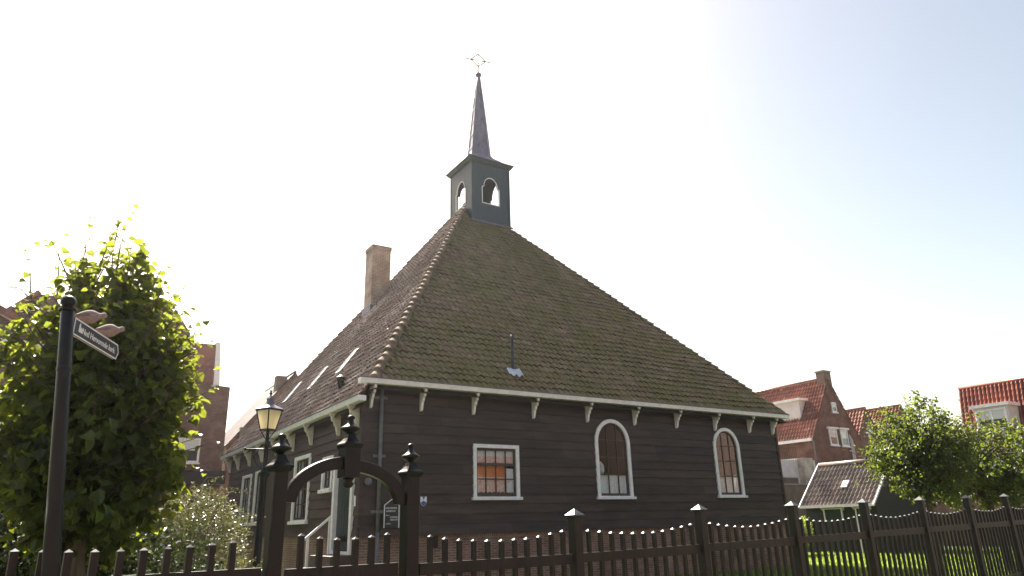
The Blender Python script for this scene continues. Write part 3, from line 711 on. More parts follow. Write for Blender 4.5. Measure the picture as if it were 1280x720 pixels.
mb.build('lead_roll', M['lead'], body, smooth=True)
zt = ZT+5.05
mb = MB(); mb.lathe([(.07, -.02), (.08, .02), (.125, .07), (.15, .14), (.125, .22), (.07, .27), (.02, .29)], (TX, TY, zt), 16); mb.build('finial_ball', M['lead'], body, smooth=True)
# weather vane: a rod with a diamond and a cross bar ending in points
mb = MB(); c0 = Vector((TX, TY, zt+.25)); ud = Vector((.97, -.25, 0)).normalized(); zc = .72; hw, hh = .37, .35
mb.tube([c0, c0+Vector((0, 0, .40))], .024, 6); top = c0+Vector((0, 0, zc+hh)); bot = c0+Vector((0, 0, zc-hh)); lt = c0+Vector((0, 0, zc))-ud*hw; rt = c0+Vector((0, 0, zc))+ud*hw
for p, q in ((top, lt), (lt, bot), (bot, rt), (rt, top)): mb.tube([p, q], .024, 6)
mb.tube([lt-ud*.22, lt+ud*.18], .024, 6); mb.tube([rt+ud*.22, rt-ud*.18], .024, 6); mb.tube([bot, bot+Vector((0, 0, .18))], .018, 6); mb.tube([top+Vector((0, 0, .12)), top-Vector((0, 0, .20))], .017, 6)
for p in (lt-ud*.22, lt, rt, rt+ud*.22, top, bot): mb.lathe([(.01, -.03), (.035, 0), (.01, .03)], p, 8)
for p in (lt+ud*.18, rt-ud*.18, bot+Vector((0, 0, .18)), top-Vector((0, 0, .2))): mb.lathe([(.01, -.04), (.04, 0), (.01, .04)], p, 8)
mb.build('weather_vane', M['iron'], body)
# lead apron where the tower stands on the tiles
mb = MB()
zz = zf+sF*(TY-TT-.02+E_); mb.bar(Vector((TX-TT-.05, TY-TT-.06, zz-.02)), Vector((TX+TT+.10, TY-TT-.06, zz-.02)), .16, .03, nF); mb.build('lead_apron', M['lead'], body)

# things fixed to the front wall
def wall_things():
    n = MB(); x0, x1, z0, z1 = .60, .985, 1.60, 2.13; zp = 2.27; xm = (x0+x1)/2
    t = thing('notice_board', 'small black notice board with white gabled edge beside the downpipe', 'notice board', (xm, -.09, z0))
    n.prism([(x0, -.09, z0), (x1, -.09, z0), (x1, -.09, z1), (xm, -.09, zp), (x0, -.09, z1)], (0, .03, 0)); n.build('board', M['signb'], t, recalc=True)
    e = MB()
    for p, q in (((x0, z0), (x0, z1)), ((x1, z0), (x1, z1)), ((x0, z1), (xm, zp)), ((xm, zp), (x1, z1))): e.bar((p[0], -.10, p[1]), (q[0], -.10, q[1]), .02, .02, (0, 1, 0))
    e.build('edge', M['white'], t)
    l = MB(); ux, uz, un = (1, 0, 0), (0, 0, 1), (0, -1, 0)
    put_text(l, 'HERVORMDE', .055, (xm-.01, -.093, 2.06), ux, uz, un, .30); put_text(l, 'GEMEENTE', .055, (xm-.02, -.093, 1.99), ux, uz, un, .24)
    put_text(l, 'dienst', .04, (x0+.09, -.093, 1.895), ux, uz, un, .10)
    put_text(l, 'ZONDAG', .055, (xm+.06, -.093, 1.85), ux, uz, un, .20); put_text(l, '10.00 UUR', .055, (xm+.07, -.093, 1.79), ux, uz, un, .19)
    put_text(l, 'welkom', .04, (x0+.11, -.093, 1.70), ux, uz, un, .13)
    l.build('lettering', M['letter'], t)
    s_ = MB(); x0, x1, z0, z1 = 1.58, 1.75, 2.10, 2.33
    t = thing('monument_shield', 'small blue and white enamel shield on the front boards', 'shield', ((x0+x1)/2, -.06, z0)); xm = (x0+x1)/2
    sh = [(x0, z1), (x0, z0+.09), (x0+.03, z0+.03), (xm, z0), (x1-.03, z0+.03), (x1, z0+.09), (x1, z1)]
    s_.prism([(p[0], -.06, p[1]) for p in sh], (0, .02, 0)); s_.build('plate', M['letter'], t, recalc=True)
    q = MB(); zm = (z0+z1)/2+.02
    q.prism([(x0+.01, -.063, z0+.085), (x0+.035, -.063, z0+.035), (xm, -.063, z0+.008), (x1-.035, -.063, z0+.035), (x1-.01, -.063, z0+.085), (xm, -.063, zm)], (0, .002, 0))
    q.prism([(x0+.045, -.063, z1-.003), (xm, -.063, zm+.01), (x1-.045, -.063, z1-.003)], (0, .002, 0)); q.build('blue_field', M['blue'], t, recalc=True)
    t = thing('wall_lamp', 'round grey wall lamp between side door and downpipe', 'wall lamp', (.17, -.06, 2.69))
    b = MB(); b.lathe([(.09, 0), (.09, .02), (.05, .05)], (0, 0, 0), 16); b.v = [Vector((.17+v.x, -.05-v.z, 2.69+v.y)) for v in b.v]; b.build('back_plate', M['pvc'], t)
    b = MB(); b.lathe([(.001, -.10), (.05, -.085), (.075, -.03), (.06, .04), (.03, .07)], (.17, -.13, 2.69), 16); b.build('globe', M['pvc'], t, smooth=True)
    t = thing('letter_plate', 'small pale enamel plate beside the side door', 'plate', (-.05, .14, 2.2)); b = MB(); b.box(-.075, -.058, .10, .20, 2.12, 2.36); b.build('plate', M['white'], t, bevel=.004)
    t = thing('meter_box', 'small dark ventilation hatch in the brick base', 'hatch', (2.0, -.0, 1.05))
    b = MB(); b.box(1.82, 2.10, -.012, .035, 1.10, 1.38); b.build('frame', M['blackm'], t, bevel=.004)
    b = MB()
    for k in range(6): b.box(1.84, 2.08, -.02, -.012, 1.125+k*.042, 1.145+k*.042)
    b.build('louvre', M['blackm'], t)
wall_things()
t = thing('stair_railing', 'white wooden handrail going down from the side door', 'railing', (-.4, 1.9, 0))
b = MB(); b.bar((.0, 1.9, 1.96), (-.72, 1.9, 1.36), .05, .06); b.build('handrail', M['white'], t, bevel=.006)
for x, z in ((-.07, 1.88), (-.62, 1.42)):
    b = MB(); b.box(x-.03, x+.03, 1.865, 1.935, 0 if x < -.2 else .3, z); b.build('post', M['white'], t, bevel=.005)

# ------------------------------------------------------------------ fence, gate
FX, FY, FA = -1.911, -11.026, .112
ca, sa = math.cos(FA), math.sin(FA)
def F(t, o, z): return Vector((FX+t*ca-o*sa, FY+t*sa+o*ca, z))
fu = Vector((ca, sa, 0)); fn = Vector((-sa, ca, 0))
def gz(t): return .009*max(0, t)
def fbox(mb, t0, t1, o0, o1, z0, z1, z1b=None):
    z1b = z1 if z1b is None else z1b
    return mb.add([F(t0, o0, z0), F(t1, o0, z0), F(t1, o1, z0), F(t0, o1, z0), F(t0, o0, z1), F(t1, o0, z1b), F(t1, o1, z1b), F(t0, o1, z1)],
                  [(0, 3, 2, 1), (4, 5, 6, 7), (0, 1, 5, 4), (1, 2, 6, 5), (2, 3, 7, 6), (3, 0, 4, 7)])
def pyramid(mb, t, h, z, r):
    """four-sided cap"""
    k = [F(t-h, -h, z), F(t+h, -h, z), F(t+h, h, z), F(t-h, h, z)]; l = [p+Vector((0, 0, r[0])) for p in k]
    return mb.add(k+l+[F(t, 0, z+r[1])], [(0, 3, 2, 1), (0, 1, 5, 4), (1, 2, 6, 5), (2, 3, 7, 6), (3, 0, 4, 7), (4, 5, 8), (5, 6, 8), (6, 7, 8), (7, 4, 8)])
def picket(parent, t, ztop, wd=.038, zb=.10):
    mb = MB(); h = wd/2*random.uniform(.93, 1.07); t += random.uniform(-.004, .004); fbox(mb, t-h, t+h, -h, h, zb, ztop-.012); o = mb.build('picket', M['blackm'], parent)
    mb = MB(); pyramid(mb, t, h+.001, ztop-.012, (.002, .020)); mb.build('picket_cap', M['cap'], o)
def fence_run(name, label, spans, posts, group=None):
    t = thing(name, label, 'fence', F(spans[0][0], 0, 0), group)
    for a_, b2, n, sag in spans:
        g0, g1 = gz(a_), gz(b2)
        for z0, z1 in ((1.225, 1.318), (.28, .36)):
            mb = MB(); fbox(mb, a_, b2, -.018, .018, z0+(g0+g1)/2, z1+g0, z1+g1); mb.build('rail', M['blackm'], t)
        for k in range(n):
            x = a_+(b2-a_)*(k+.68)/(n+.36); u_ = (x-(a_+b2)/2)/((b2-a_)/2); z = 1.475+(.075 if sag else 0)*u_*u_+gz(x)*1.5+random.uniform(-.004, .004)
            picket(t, x, z)
    for p in posts:
        mb = MB(); h = .052; fbox(mb, p-h, p+h, -h, h, 0, 1.668+gz(p)*2); o = mb.build('post', M['blackm'], t, bevel=.006)
        mb = MB(); pyramid(mb, p, .070, 1.668+gz(p)*2, (.010, .068)); mb.build('post_cap', M['cap'], o)
GL, GR = -3.02, -1.885
fence_run('picket_fence', 'dark picket fence with capped posts running along the church garden to the right', [(GR+.1, -.07, 11, 1)]+[(2*i+.07, 2*i+1.93, 11, 1) for i in range(8)], [2*i for i in range(9)])
ft = thing('picket_fence', 'dark picket fence left of the gate, in front of the bushy linden', 'fence', F(-5, 0, 0))
for z0, z1 in ((1.24, 1.355), (.28, .36)):
    mb = MB(); fbox(mb, -5.0, GL-.08, -.018, .018, z0, z1); mb.build('rail', M['blackm'], ft)
for k in range(12):
    x = -4.87+.1417*k; u_ = (x+3.98)/.95; picket(ft, x, 1.512+.055*u_*u_, .042)
mb = MB(); fbox(mb, -5.07, -4.93, -.07, .07, 0, 1.66); pst = mb.build('post', M['blackm'], ft, bevel=.006); mb = MB(); pyramid(mb, -5.0, .09, 1.66, (.012, .085)); mb.build('post_cap', M['zinc'], pst)
for z0, z1 in ((1.24, 1.355), (.28, .36)):
    mb = MB(); fbox(mb, -8.2, -5.07, -.018, .018, z0, z1); mb.build('rail', M['blackm'], ft)
# gate leaf
gt = thing('garden_gate', 'low dark picket gate under the wooden arch', 'gate', F(-2.45, 0, 0))
for z0, z1 in ((1.235, 1.335), (.28, .36)):
    mb = MB(); fbox(mb, GL+.10, GR-.11, -.02, .02, z0, z1); mb.build('rail', M['blackm'], gt)
for x, z in ((-2.81, 1.572), (-2.665, 1.548), (-2.52, 1.535), (-2.372, 1.535), (-2.226, 1.545), (-2.085, 1.560)): picket(gt, x, z, .040)
# gate arch
ga = thing('gate_arch', 'dark gate portal of two turned-top posts joined by a round arch with a square boss', 'gate arch', F(-2.45, 0, 0))
def finial(mb, t, z, s=1.):
    c = F(t, 0, 0)
    # square ogee foot
    lv = [(.060, z-.035), (.070, z-.022), (.082, z), (.078, z+.012), (.058, z+.030), (.040, z+.055), (.028, z+.090)]
    k = len(mb.v)
    for h_, zz in lv: h_ *= s; mb.v += [F(t-h_, -h_, zz), F(t+h_, -h_, zz), F(t+h_, h_, zz), F(t-h_, h_, zz)]
    for i in range(len(lv)-1):
        for j in range(4): a_ = k+i*4+j; b2 = k+i*4+(j+1) % 4; mb.f.append((a_, b2, b2+4, a_+4)); mb.m.append(0)
    mb.f.append(tuple(range(k, k+4))[::-1]); mb.m.append(0)
def knob(mb, t, z, s=1.):
    pr = [(.026, .085), (.030, .100), (.055, .112), (.074, .126), (.079, .138), (.074, .148), (.050, .160), (.030, .180), (.022, .200), (.020, .212), (.028, .218), (.030, .230), (.022, .242), (.006, .249)]
    mb.lathe([(r_*s, z+q) for r_, q in pr], F(t, 0, 0), 20)
for t_, zs, hw in ((GL, 2.055, .054), (GR, 2.035, .060)):
    mb = MB(); fbox(mb, t_-hw, t_+hw, -hw, hw, 0, zs-.02); o = mb.build('gate_post', M['black'], ga, bevel=.008)
    mb = MB(); finial(mb, t_, zs); mb.build('post_top', M['black'], o)
    mb = MB(); knob(mb, t_, zs); mb.build('finial', M['black'], o, smooth=True)
tc_ = -2.455
mb = MB(); fbox(mb, tc_-.068, tc_+.068, -.068, .068, 1.985, 2.225); boss = mb.build('boss', M['black'], ga, bevel=.006)
mb = MB(); finial(mb, tc_, 2.240); mb.build('boss_top', M['black'], boss)
mb = MB(); knob(mb, tc_, 2.235, 1.05); mb.build('finial', M['black'], boss, smooth=True); mb = MB(); mb.lathe([(.001, 1.90), (.03, 1.915), (.045, 1.94), (.03, 1.96), (.05, 1.985)], F(tc_, 0, 0), 16); mb.build('drop', M['black'], boss, smooth=True)
for sg, a_, z00 in ((-1, .50, 1.80), (1, .50, 1.78)):
    mb = MB(); n = 18; 
    for i in range(n+1):
        th_ = (math.pi/2)*i/n; 
        for (ra, rb) in ((a_+.02, .35), (a_-.075, .255)):
            t_ = tc_+sg*ra*math.cos(th_); z = z00+rb*math.sin(th_)
            mb.v += [F(t_, -.034, z), F(t_, .034, z)]
    for i in range(n):
        k = i*4; mb.f += [(k, k+4, k+5, k+1), (k+2, k+3, k+7, k+6), (k, k+2, k+6, k+4), (k+1, k+5, k+7, k+3)]; mb.m += [0]*4
    mb.f += [(0, 1, 3, 2), (n*4, n*4+2, n*4+3, n*4+1)]; mb.m += [0, 0]
    mb.build('arch', M['black'], ga, recalc=True, bevel=.008)

# ------------------------------------------------------------------ street lamp
LX, LY = -3.315, -4.255
lamp = thing('street_lamp', 'black cast-iron street lamp with cream glass lantern behind the gate post', 'street lamp', (LX, LY, 0))
mb = MB(); mb.lathe([(.17, 0), (.17, .35), (.14, .40), (.11, .75), (.085, .82), (.09, .86), (.062, .95), (.055, 1.9), (.052, 2.45), (.085, 2.50), (.10, 2.53), (.085, 2.56), (.045, 2.60), (.036, 2.75), (.034, 2.98), (.05, 3.0), (.034, 3.03), (.03, 3.26)], (LX, LY, 0), 16); mb.build('column', M['black'], lamp, smooth=True)
mb = MB()
mb.tube([(LX-.34, LY+.05, 2.93), (LX+.34, LY-.05, 2.93)], .014, 8)
for s_ in (-1, 1): mb.lathe([(.005, -.03), (.03, 0), (.005, .03)], (LX+s_*.34, LY-s_*.05, 2.93), 8)
for s_ in (-1, 1):
    pts = [(LX+s_*.04, LY, 2.60), (LX+s_*.14, LY, 2.68), (LX+s_*.20, LY, 2.82), (LX+s_*.13, LY, 2.91)]; mb.tube(pts, .010, 6)
mb.build('ladder_bar', M['black'], lamp, smooth=True)
ang0 = math.pi/4+.50
def lring(r_, z): return [Vector((LX+math.cos(ang0+k*math.pi/2)*r_, LY+math.sin(ang0+k*math.pi/2)*r_, z)) for k in range(4)]
b0, b1 = lring(.125, 3.26), lring(.215, 3.60)
mb = MB()
for k in range(4):
    mb.tube([b0[k], b1[k]], .011, 6); mb.bar(b0[k], b0[(k+1) % 4], .025, .025); mb.bar(b1[k], b1[(k+1) % 4], .04, .03)
    mb.tube([Vector((LX, LY, 3.06)), b0[k]], .009, 6)
mb.build('lantern_frame', M['black'], lamp)
mb = MB(); i0, i1 = lring(.119, 3.265), lring(.208, 3.595)
for k in range(4): mb.add([i0[k], i0[(k+1) % 4], i1[(k+1) % 4], i1[k]], [(0, 1, 2, 3)])
mb.add(i0, [(0, 1, 2, 3)])
mb.build('lantern_glass', M['milk'], lamp)
mb = MB(); rgs = [lring(.245, 3.61), lring(.245, 3.62), lring(.08, 3.70), lring(.062, 3.71), lring(.058, 3.79), lring(.07, 3.80), lring(.025, 3.85)]
for q in rgs: mb.v += q
for i in range(len(rgs)-1):
    for j in range(4): a_ = i*4+j; b2 = i*4+(j+1) % 4; mb.f.append((a_, b2, b2+4, a_+4)); mb.m.append(0)
mb.f += [(3, 2, 1, 0), tuple(range(24, 28))]; mb.m += [0, 0]
mb.build('lantern_roof', M['lead'], lamp)
mb = MB(); mb.lathe([(.02, 3.84), (.012, 3.87), (.03, 3.895), (.012, 3.92), (.022, 3.94), (.004, 3.96)], (LX, LY, 0), 12); mb.build('finial', M['black'], lamp, smooth=True)
mb = MB(); mb.tube([(LX, LY, 3.32), (LX, LY, 3.54)], .035, 12); mb.build('bulb', M['curtain'], lamp, smooth=True)

# ------------------------------------------------------------------ sign post
B0 = Vector((-6.135, -11.88, 0)); T0 = Vector((-6.425, -11.88, 2.985)); dz = (T0-B0)
sp = thing('direction_sign', 'dark green signpost with ball top and one black name blade', 'signpost', B0)
def SPt(z): return B0+dz*(z/2.985)
mb = MB(); mb.tube([SPt(0), SPt(1.3), SPt(2.55), SPt(2.93)], [.050, .046, .038, .037], 20); mb.tube([SPt(2.93), SPt(2.945)], .050, 20); mb.tube([SPt(2.55), SPt(2.58)], .041, 20)
mb.build('post', M['black'], sp, smooth=False, bevel=.003)
for p in sp.children[-1].data.polygons: p.use_smooth = len(p.vertices) == 4
mb = MB(); c0 = SPt(2.985)
prof = [(.004+.040*math.sin(math.pi*i/14), -.038*math.cos(math.pi*i/14)) for i in range(15)]; mb.lathe([(.022, -.05)]+prof[3:], c0+Vector((0, 0, .005)), 20); mb.build('ball_top', M['black'], sp, smooth=True)
sd_ = Vector((.40, .917, 0)).normalized(); sn = Vector((sd_.y, -sd_.x, 0))   # blade direction, face towards camera-right
P0 = Vector((-6.378, -11.86, 2.795)); L_ = .70; bh = .100
mb = MB(); a_ = P0; c_ = [a_, a_+sd_*L_, a_+sd_*(L_+.03)+Vector((0, 0, bh/2)), a_+sd_*L_+Vector((0, 0, bh)), a_+Vector((0, 0, bh))]
mb.prism([p-sn*.008 for p in c_], sn*.016); bl_ = mb.build('sign_blade', M['signb'], sp, recalc=True)
mb = MB(); e_ = .007
for s_ in (1, -1):
    for i in range(5):
        p, q = c_[i], c_[(i+1) % 5]; mb.bar(p+sn*.009*s_, q+sn*.009*s_, .002, .009, up=(0, 0, 1) if abs((q-p).normalized().z) < .9 else sd_)
mb.build('blade_edge', M['letter'], bl_)
mb = MB()
ctr = P0+sd_*(L_*.56)+Vector((0, 0, bh/2))+sn*.009
put_text(mb, 'Ned Hervormde kerk', .058, ctr, sd_, (0, 0, 1), sn, L_*.78)
# small church pictogram
pc = P0+sd_*.065+Vector((0, 0, .03))+sn*.009
def PP(x, z): return pc+sd_*x+Vector((0, 0, z))
mb.prism([PP(0, 0), PP(.055, 0), PP(.055, .022), PP(.032, .036), PP(.022, .024), PP(.022, .04), PP(.011, .06), PP(0, .04)], sn*.0015)
mb.build('lettering', M['letter'], bl_, recalc=False)

# doves
def dove(name, label, base, d, s=1.):
    d = d.normalized(); sd2 = d.cross(Vector((0, 0, 1))); up = Vector((0, 0, 1))
    spine = [(-.150, .050, .010, .006), (-.12, .054, .018, .012), (-.085, .061, .030, .026), (-.05, .066, .047, .050), (-.01, .072, .056, .062), (.03, .078, .052, .058), (.058, .084, .036, .038), (.078, .094, .025, .027), (.094, .106, .0235, .026), (.110, .112, .0235, .0245), (.123, .111, .018, .018), (.133, .105, .006, .006)]
    mb = MB(); n = 14
    for i, (x, z, ry, rz) in enumerate(spine):
        for j in range(n):
            a_ = 2*math.pi*j/n; mb.v.append(base+(d*x+up*(z+rz*math.sin(a_))+sd2*(ry*math.cos(a_)))*s)
    for i in range(len(spine)-1):
        for j in range(n): a_ = i*n+j; b2 = i*n+(j+1) % n; mb.f.append((a_, b2, b2+n, a_+n)); mb.m.append(0)
    mb.f.append(tuple(range(n))[::-1]); mb.f.append(tuple(range((len(spine)-1)*n, len(spine)*n))); mb.m += [0, 0]
    t = thing(name, label, 'dove', base)
    body_ = mb.build('body', M['dove'], t, smooth=True)
    md = body_.modifiers.new('sub', 'SUBSURF'); md.levels = 1; md.render_levels = 2
    mb = MB(); c = base+(d*.131+up*.101)*s; mb.tube([c, c+(d*.018-up*.006)*s], [.005*s, .0012*s], 6); mb.build('beak', M['beak'], t)
    mb = MB()
    for q in (-1, 1): mb.lathe([(.0005, -.0035), (.0035, 0), (.0005, .0035)], base+(d*.113+up*.116+sd2*.0215*q)*s, 8)
    mb.build('eye', M['dovehead'], t)
    mb = MB()
    for q in (-1, 1):
        pts = [(.045, .094, .036), (.02, .10, .046), (-.05, .088, .040), (-.13, .062, .018), (-.15, .052, .012), (-.08, .056, .034), (.0, .062, .049), (.04, .076, .044)]
        vs = [base+(d*p[0]+up*p[1]+sd2*q*(p[2]+.003))*s for p in pts]; cen = base+(d*-.03+up*.078+sd2*q*.052)*s
        mb.add(vs+[cen], [(i, (i+1) % 8, 8) for i in range(8)])
    mb.build('wing', M['wing'], t, smooth=True)
    mb = MB(); 
    mb.bar(base+(d*-.14+up*.05)*s, base+(d*-.172+up*.046)*s, .030*s, .006*s); mb.build('tail', M['dove'], t)
    mb = MB()
    for q in (-1, 1): mb.tube([base+(d*.005+up*.04+sd2*.014*q)*s, base+(d*.008+sd2*.012*q)*s], .0035*s, 6); mb.tube([base+(d*-.008+up*.002+sd2*.012*q)*s, base+(d*.026+up*.002+sd2*.014*q)*s], .003*s, 6)
    mb.build('leg', M['beak'], t)
    mb = MB(); c = base+(d*.083+up*.105)*s
    for q in (-1, 1): mb.bar(base+(d*.080+up*.108+sd2*.022*q)*s, base+(d*.088+up*.092+sd2*.024*q)*s, .004*s, .003*s)
    mb.build('collar', M['dovehead'], t)
bt_ = Vector((0, 0, bh+.004))
dv = Vector((.93, .36, 0))
dove('dove', 'pinkish dove perched on the name blade, nearer the post', P0+sd_*.20+bt_, dv, .82)
dove('dove', 'pinkish dove perched at the outer end of the name blade', P0+sd_*.54+bt_, dv+Vector((.0, .12, 0)), .82)

# ------------------------------------------------------------------ vegetation
def leaf_add(mb, c, nrm, dr, L_, wd, fold=.25):
    nrm = nrm.normalized(); dr = (dr-nrm*dr.dot(nrm))
    if dr.length < 1e-4: dr = nrm.orthogonal()
    dr.normalize(); sd3 = nrm.cross(dr); k = len(mb.v)
    f = nrm*(fold*wd)
    mb.v += [c, c+dr*(L_*.22)+sd3*(wd*.46)+f, c+dr*(L_*.62)+sd3*(wd*.40)+f*.8, c+dr*L_-nrm*L_*.08, c+dr*(L_*.62)-sd3*(wd*.40)+f*.8, c+dr*(L_*.22)-sd3*(wd*.46)+f, c+dr*(L_*.45)]
    u_ = random.random(); v_ = random.random()
    for q in ((0, 1, 6), (1, 2, 6), (2, 3, 6), (3, 4, 6), (4, 5, 6), (5, 0, 6)):
        mb.f.append(tuple(k+i for i in q)); mb.m.append(0); mb.uv += [(u_, v_)]*3
def leaf_small(mb, c, nrm, dr, L_, wd):
    nrm = nrm.normalized(); dr = (dr-nrm*dr.dot(nrm))
    if dr.length < 1e-4: dr = nrm.orthogonal()
    dr.normalize(); sd3 = nrm.cross(dr); k = len(mb.v)
    mb.v += [c, c+dr*L_*.5+sd3*wd*.5, c+dr*L_, c+dr*L_*.5-sd3*wd*.5]; u_ = random.random(); v_ = random.random()
    mb.f.append((k, k+1, k+2, k+3)); mb.m.append(0); mb.uv += [(u_, v_)]*4
def rdir(rnd, zmin=-1):
    while 1:
        v = Vector((rnd.uniform(-1, 1), rnd.uniform(-1, 1), rnd.uniform(-1, 1)))
        if .1 < v.length < 1: v.normalize(); return v
def tree(label, base, cc, rad, ncl, per, ls, mat, seed, trunk_r=.08, fork=1.6, shoots=(), group=None, shape=.45, trunks=((0, 0),), csize=.22, name='linden_tree', top_taper=.25, rough=.35, nshoot=0, slen=1.):
    rnd = random.Random(seed); base = Vector(base); cc = Vector(cc); rad = Vector(rad)
    t = thing(name, label, 'tree', base, group)
    fol = MB(); fol.uv = []; tr = MB(); br_ = MB(); ends = []
    tops = []
    for ox, oy in trunks:
        b0_ = base+Vector((ox, oy, 0)); f0 = Vector((cc.x+ox*.4, cc.y+oy*.4, fork)); tp = Vector((cc.x+ox*.2, cc.y, cc.z+rad.z*.6))
        pts = [b0_, b0_*.5+f0*.5+Vector((.03, .02, 0)), f0, (f0+tp)/2+Vector((rnd.uniform(-.05, .05), 0, 0)), tp]
        tr.tube(pts, [trunk_r*1.25, trunk_r, trunk_r*.85, trunk_r*.5, trunk_r*.15], 10); tops.append((f0, tp))
    for i in range(ncl):
        d = rdir(rnd); r_ = rnd.random()**shape
        n_ = noise.noise((d.x*1.7+seed, d.y*1.7, d.z*1.7)); r_ *= (1+rough*n_)
        zr_ = max(0, d.z*r_); tap = 1-top_taper*zr_**1.3
        c = cc+Vector((d.x*rad.x*tap, d.y*rad.y*tap, d.z*rad.z))*r_
        ends.append((c, r_, d))
        if i % 3 == 0:
            f0, tp = tops[i % len(tops)]; a_ = f0+(tp-f0)*rnd.uniform(0, .8); mid = (a_+c)/2+Vector((0, 0, .1))
            br_.tube([a_, mid, c], [trunk_r*.28, trunk_r*.15, .004], 5, cap=False)
        for k in range(per):
            p = c+rdir(rnd)*csize*rnd.random()**.5
            nrm = (Vector((0, 0, 1))*rnd.uniform(.1, 1.2)+rdir(rnd)*.9+d*.5)
            dr = Vector((d.x, d.y, -.7))+rdir(rnd)*.8
            L_ = ls*rnd.uniform(.6, 1.25); leaf_add(fol, p, nrm, dr, L_, L_*.92)
    for (p0, p1, n_) in shoots:
        p0, p1 = Vector(p0), Vector(p1); mid = (p0+p1)/2+Vector((rnd.uniform(-.05, .05), 0, .0)); br_.tube([p0, mid, p1], [.010, .006, .002], 5, cap=False)
        for k in range(n_):
            q = k/(n_-1+1e-6); p = p0*(1-q)**2+mid*2*q*(1-q)+p1*q*q; dd = rdir(rnd); dd.z = abs(dd.z)*.2; dd.normalize()
            off = dd*.045; br_.tube([p, p+off], [.003, .0015], 4, cap=False)
            L_ = ls*rnd.uniform(.7, 1.1)*(1-.35*q); leaf_add(fol, p+off, Vector((dd.x*.3, dd.y*.3, 1))+rdir(rnd)*.5, dd-Vector((0, 0, .5)), L_, L_*.9)
    # long leafy shoots break the outline
    for i in range(nshoot):
        d = rdir(rnd); d.z = d.z*.8+.15; d.normalize(); p0 = cc+Vector((d.x*rad.x, d.y*rad.y, d.z*rad.z))*rnd.uniform(.55, .9)
        ln = rnd.uniform(.45, 1.)*slen; dd = (Vector((d.x*.8, d.y*.8, d.z*.5+rnd.uniform(.1, .75)))+rdir(rnd)*.2).normalized(); p1 = p0+dd*ln; mid = (p0+p1)/2+Vector((0, 0, -.06*ln)) + rdir(rnd)*.04
        br_.tube([p0, mid, p1], [.012, .007, .002], 5, cap=False); n_ = int(ln/ls*1.9)
        for k in range(n_):
            q = (k+rnd.random()*.5)/n_; p = p0*(1-q)**2+mid*2*q*(1-q)+p1*q*q; a2 = rdir(rnd); off = (a2-dd*a2.dot(dd)).normalized()*ls*rnd.uniform(.25, .6); br_.tube([p, p+off], [.003, .0015], 4, cap=False)
            L_ = ls*rnd.uniform(.65, 1.2)*(1-.4*q); leaf_add(fol, p+off, Vector((off.x, off.y, .5)).normalized()+rdir(rnd)*.7, off.normalized()-Vector((0, 0, rnd.uniform(.1, .9))), L_, L_*.92)
    tr.build('trunk', M['bark'], t, smooth=True); br_.build('branches', M['bark'], t, smooth=True); fol.build('crown', mat, t)
    return t
tree('large-leaved linden pressed behind the signpost, sun glowing through its yellow-green leaves', (-5.93, -7.9, 0), (-6.03, -7.9, 2.93), (.86, .85, 1.78), 720, 17, .130, M['leaf'], 11, .085, 1.4, nshoot=150, slen=.95,
     shoots=[((-6.3, -7.9, 4.3), (-6.05, -7.9, 5.40), 13), ((-6.3, -7.95, 4.2), (-6.12, -7.9, 5.15), 10), ((-6.6, -7.8, 4.1), (-6.72, -7.85, 5.0), 9), ((-6.5, -8.0, 4.2), (-6.42, -8.0, 5.05), 8), ((-5.9, -7.9, 4.2), (-5.82, -7.9, 4.95), 8), ((-6.8, -7.9, 3.9), (-6.95, -7.95, 4.7), 8), ((-5.6, -7.9, 3.6), (-5.35, -7.95, 4.3), 7), ((-5.3, -7.9, 3.0), (-4.85, -8.0, 3.25), 7), ((-5.3, -7.9, 2.4), (-4.8, -8.0, 2.6), 6)], trunks=((-.08, 0), (.07, .05)), csize=.20, shape=.55, top_taper=.35, rough=.5)
tree('rounded linden right of the small shed, nearer of two behind the fence', (12.16, -6.94, 0), (12.17, -7.0, 3.10), (1.25, 1.25, 1.22), 420, 19, .090, M['leaf2'], 23, .09, 1.9, nshoot=90, slen=.75, group=None,
     shoots=[((12.2, -7.0, 4.0), (12.1, -6.9, 4.75), 9), ((12.6, -7.3, 3.9), (12.7, -7.4, 4.6), 7), ((11.6, -6.5, 3.8), (11.4, -6.3, 4.4), 7), ((11.3, -6.2, 3.0), (10.9, -5.6, 3.3), 6), ((11.4, -6.0, 2.4), (10.9, -5.5, 2.35), 7)], csize=.22)
tree('rounded linden at the right edge, farther of two behind the fence', (16.9, -6.4, 0), (16.7, -6.3, 2.95), (2.5, 2.0, 1.22), 700, 19, .100, M['leaf2'], 37, .10, 1.9, nshoot=100, slen=.8,
     shoots=[((17.2, -6.2, 3.9), (17.1, -6.0, 4.6), 7), ((16.6, -5.6, 3.6), (16.4, -5.3, 4.2), 7), ((18.0, -7.2, 3.8), (18.1, -7.4, 4.4), 7)], csize=.26)
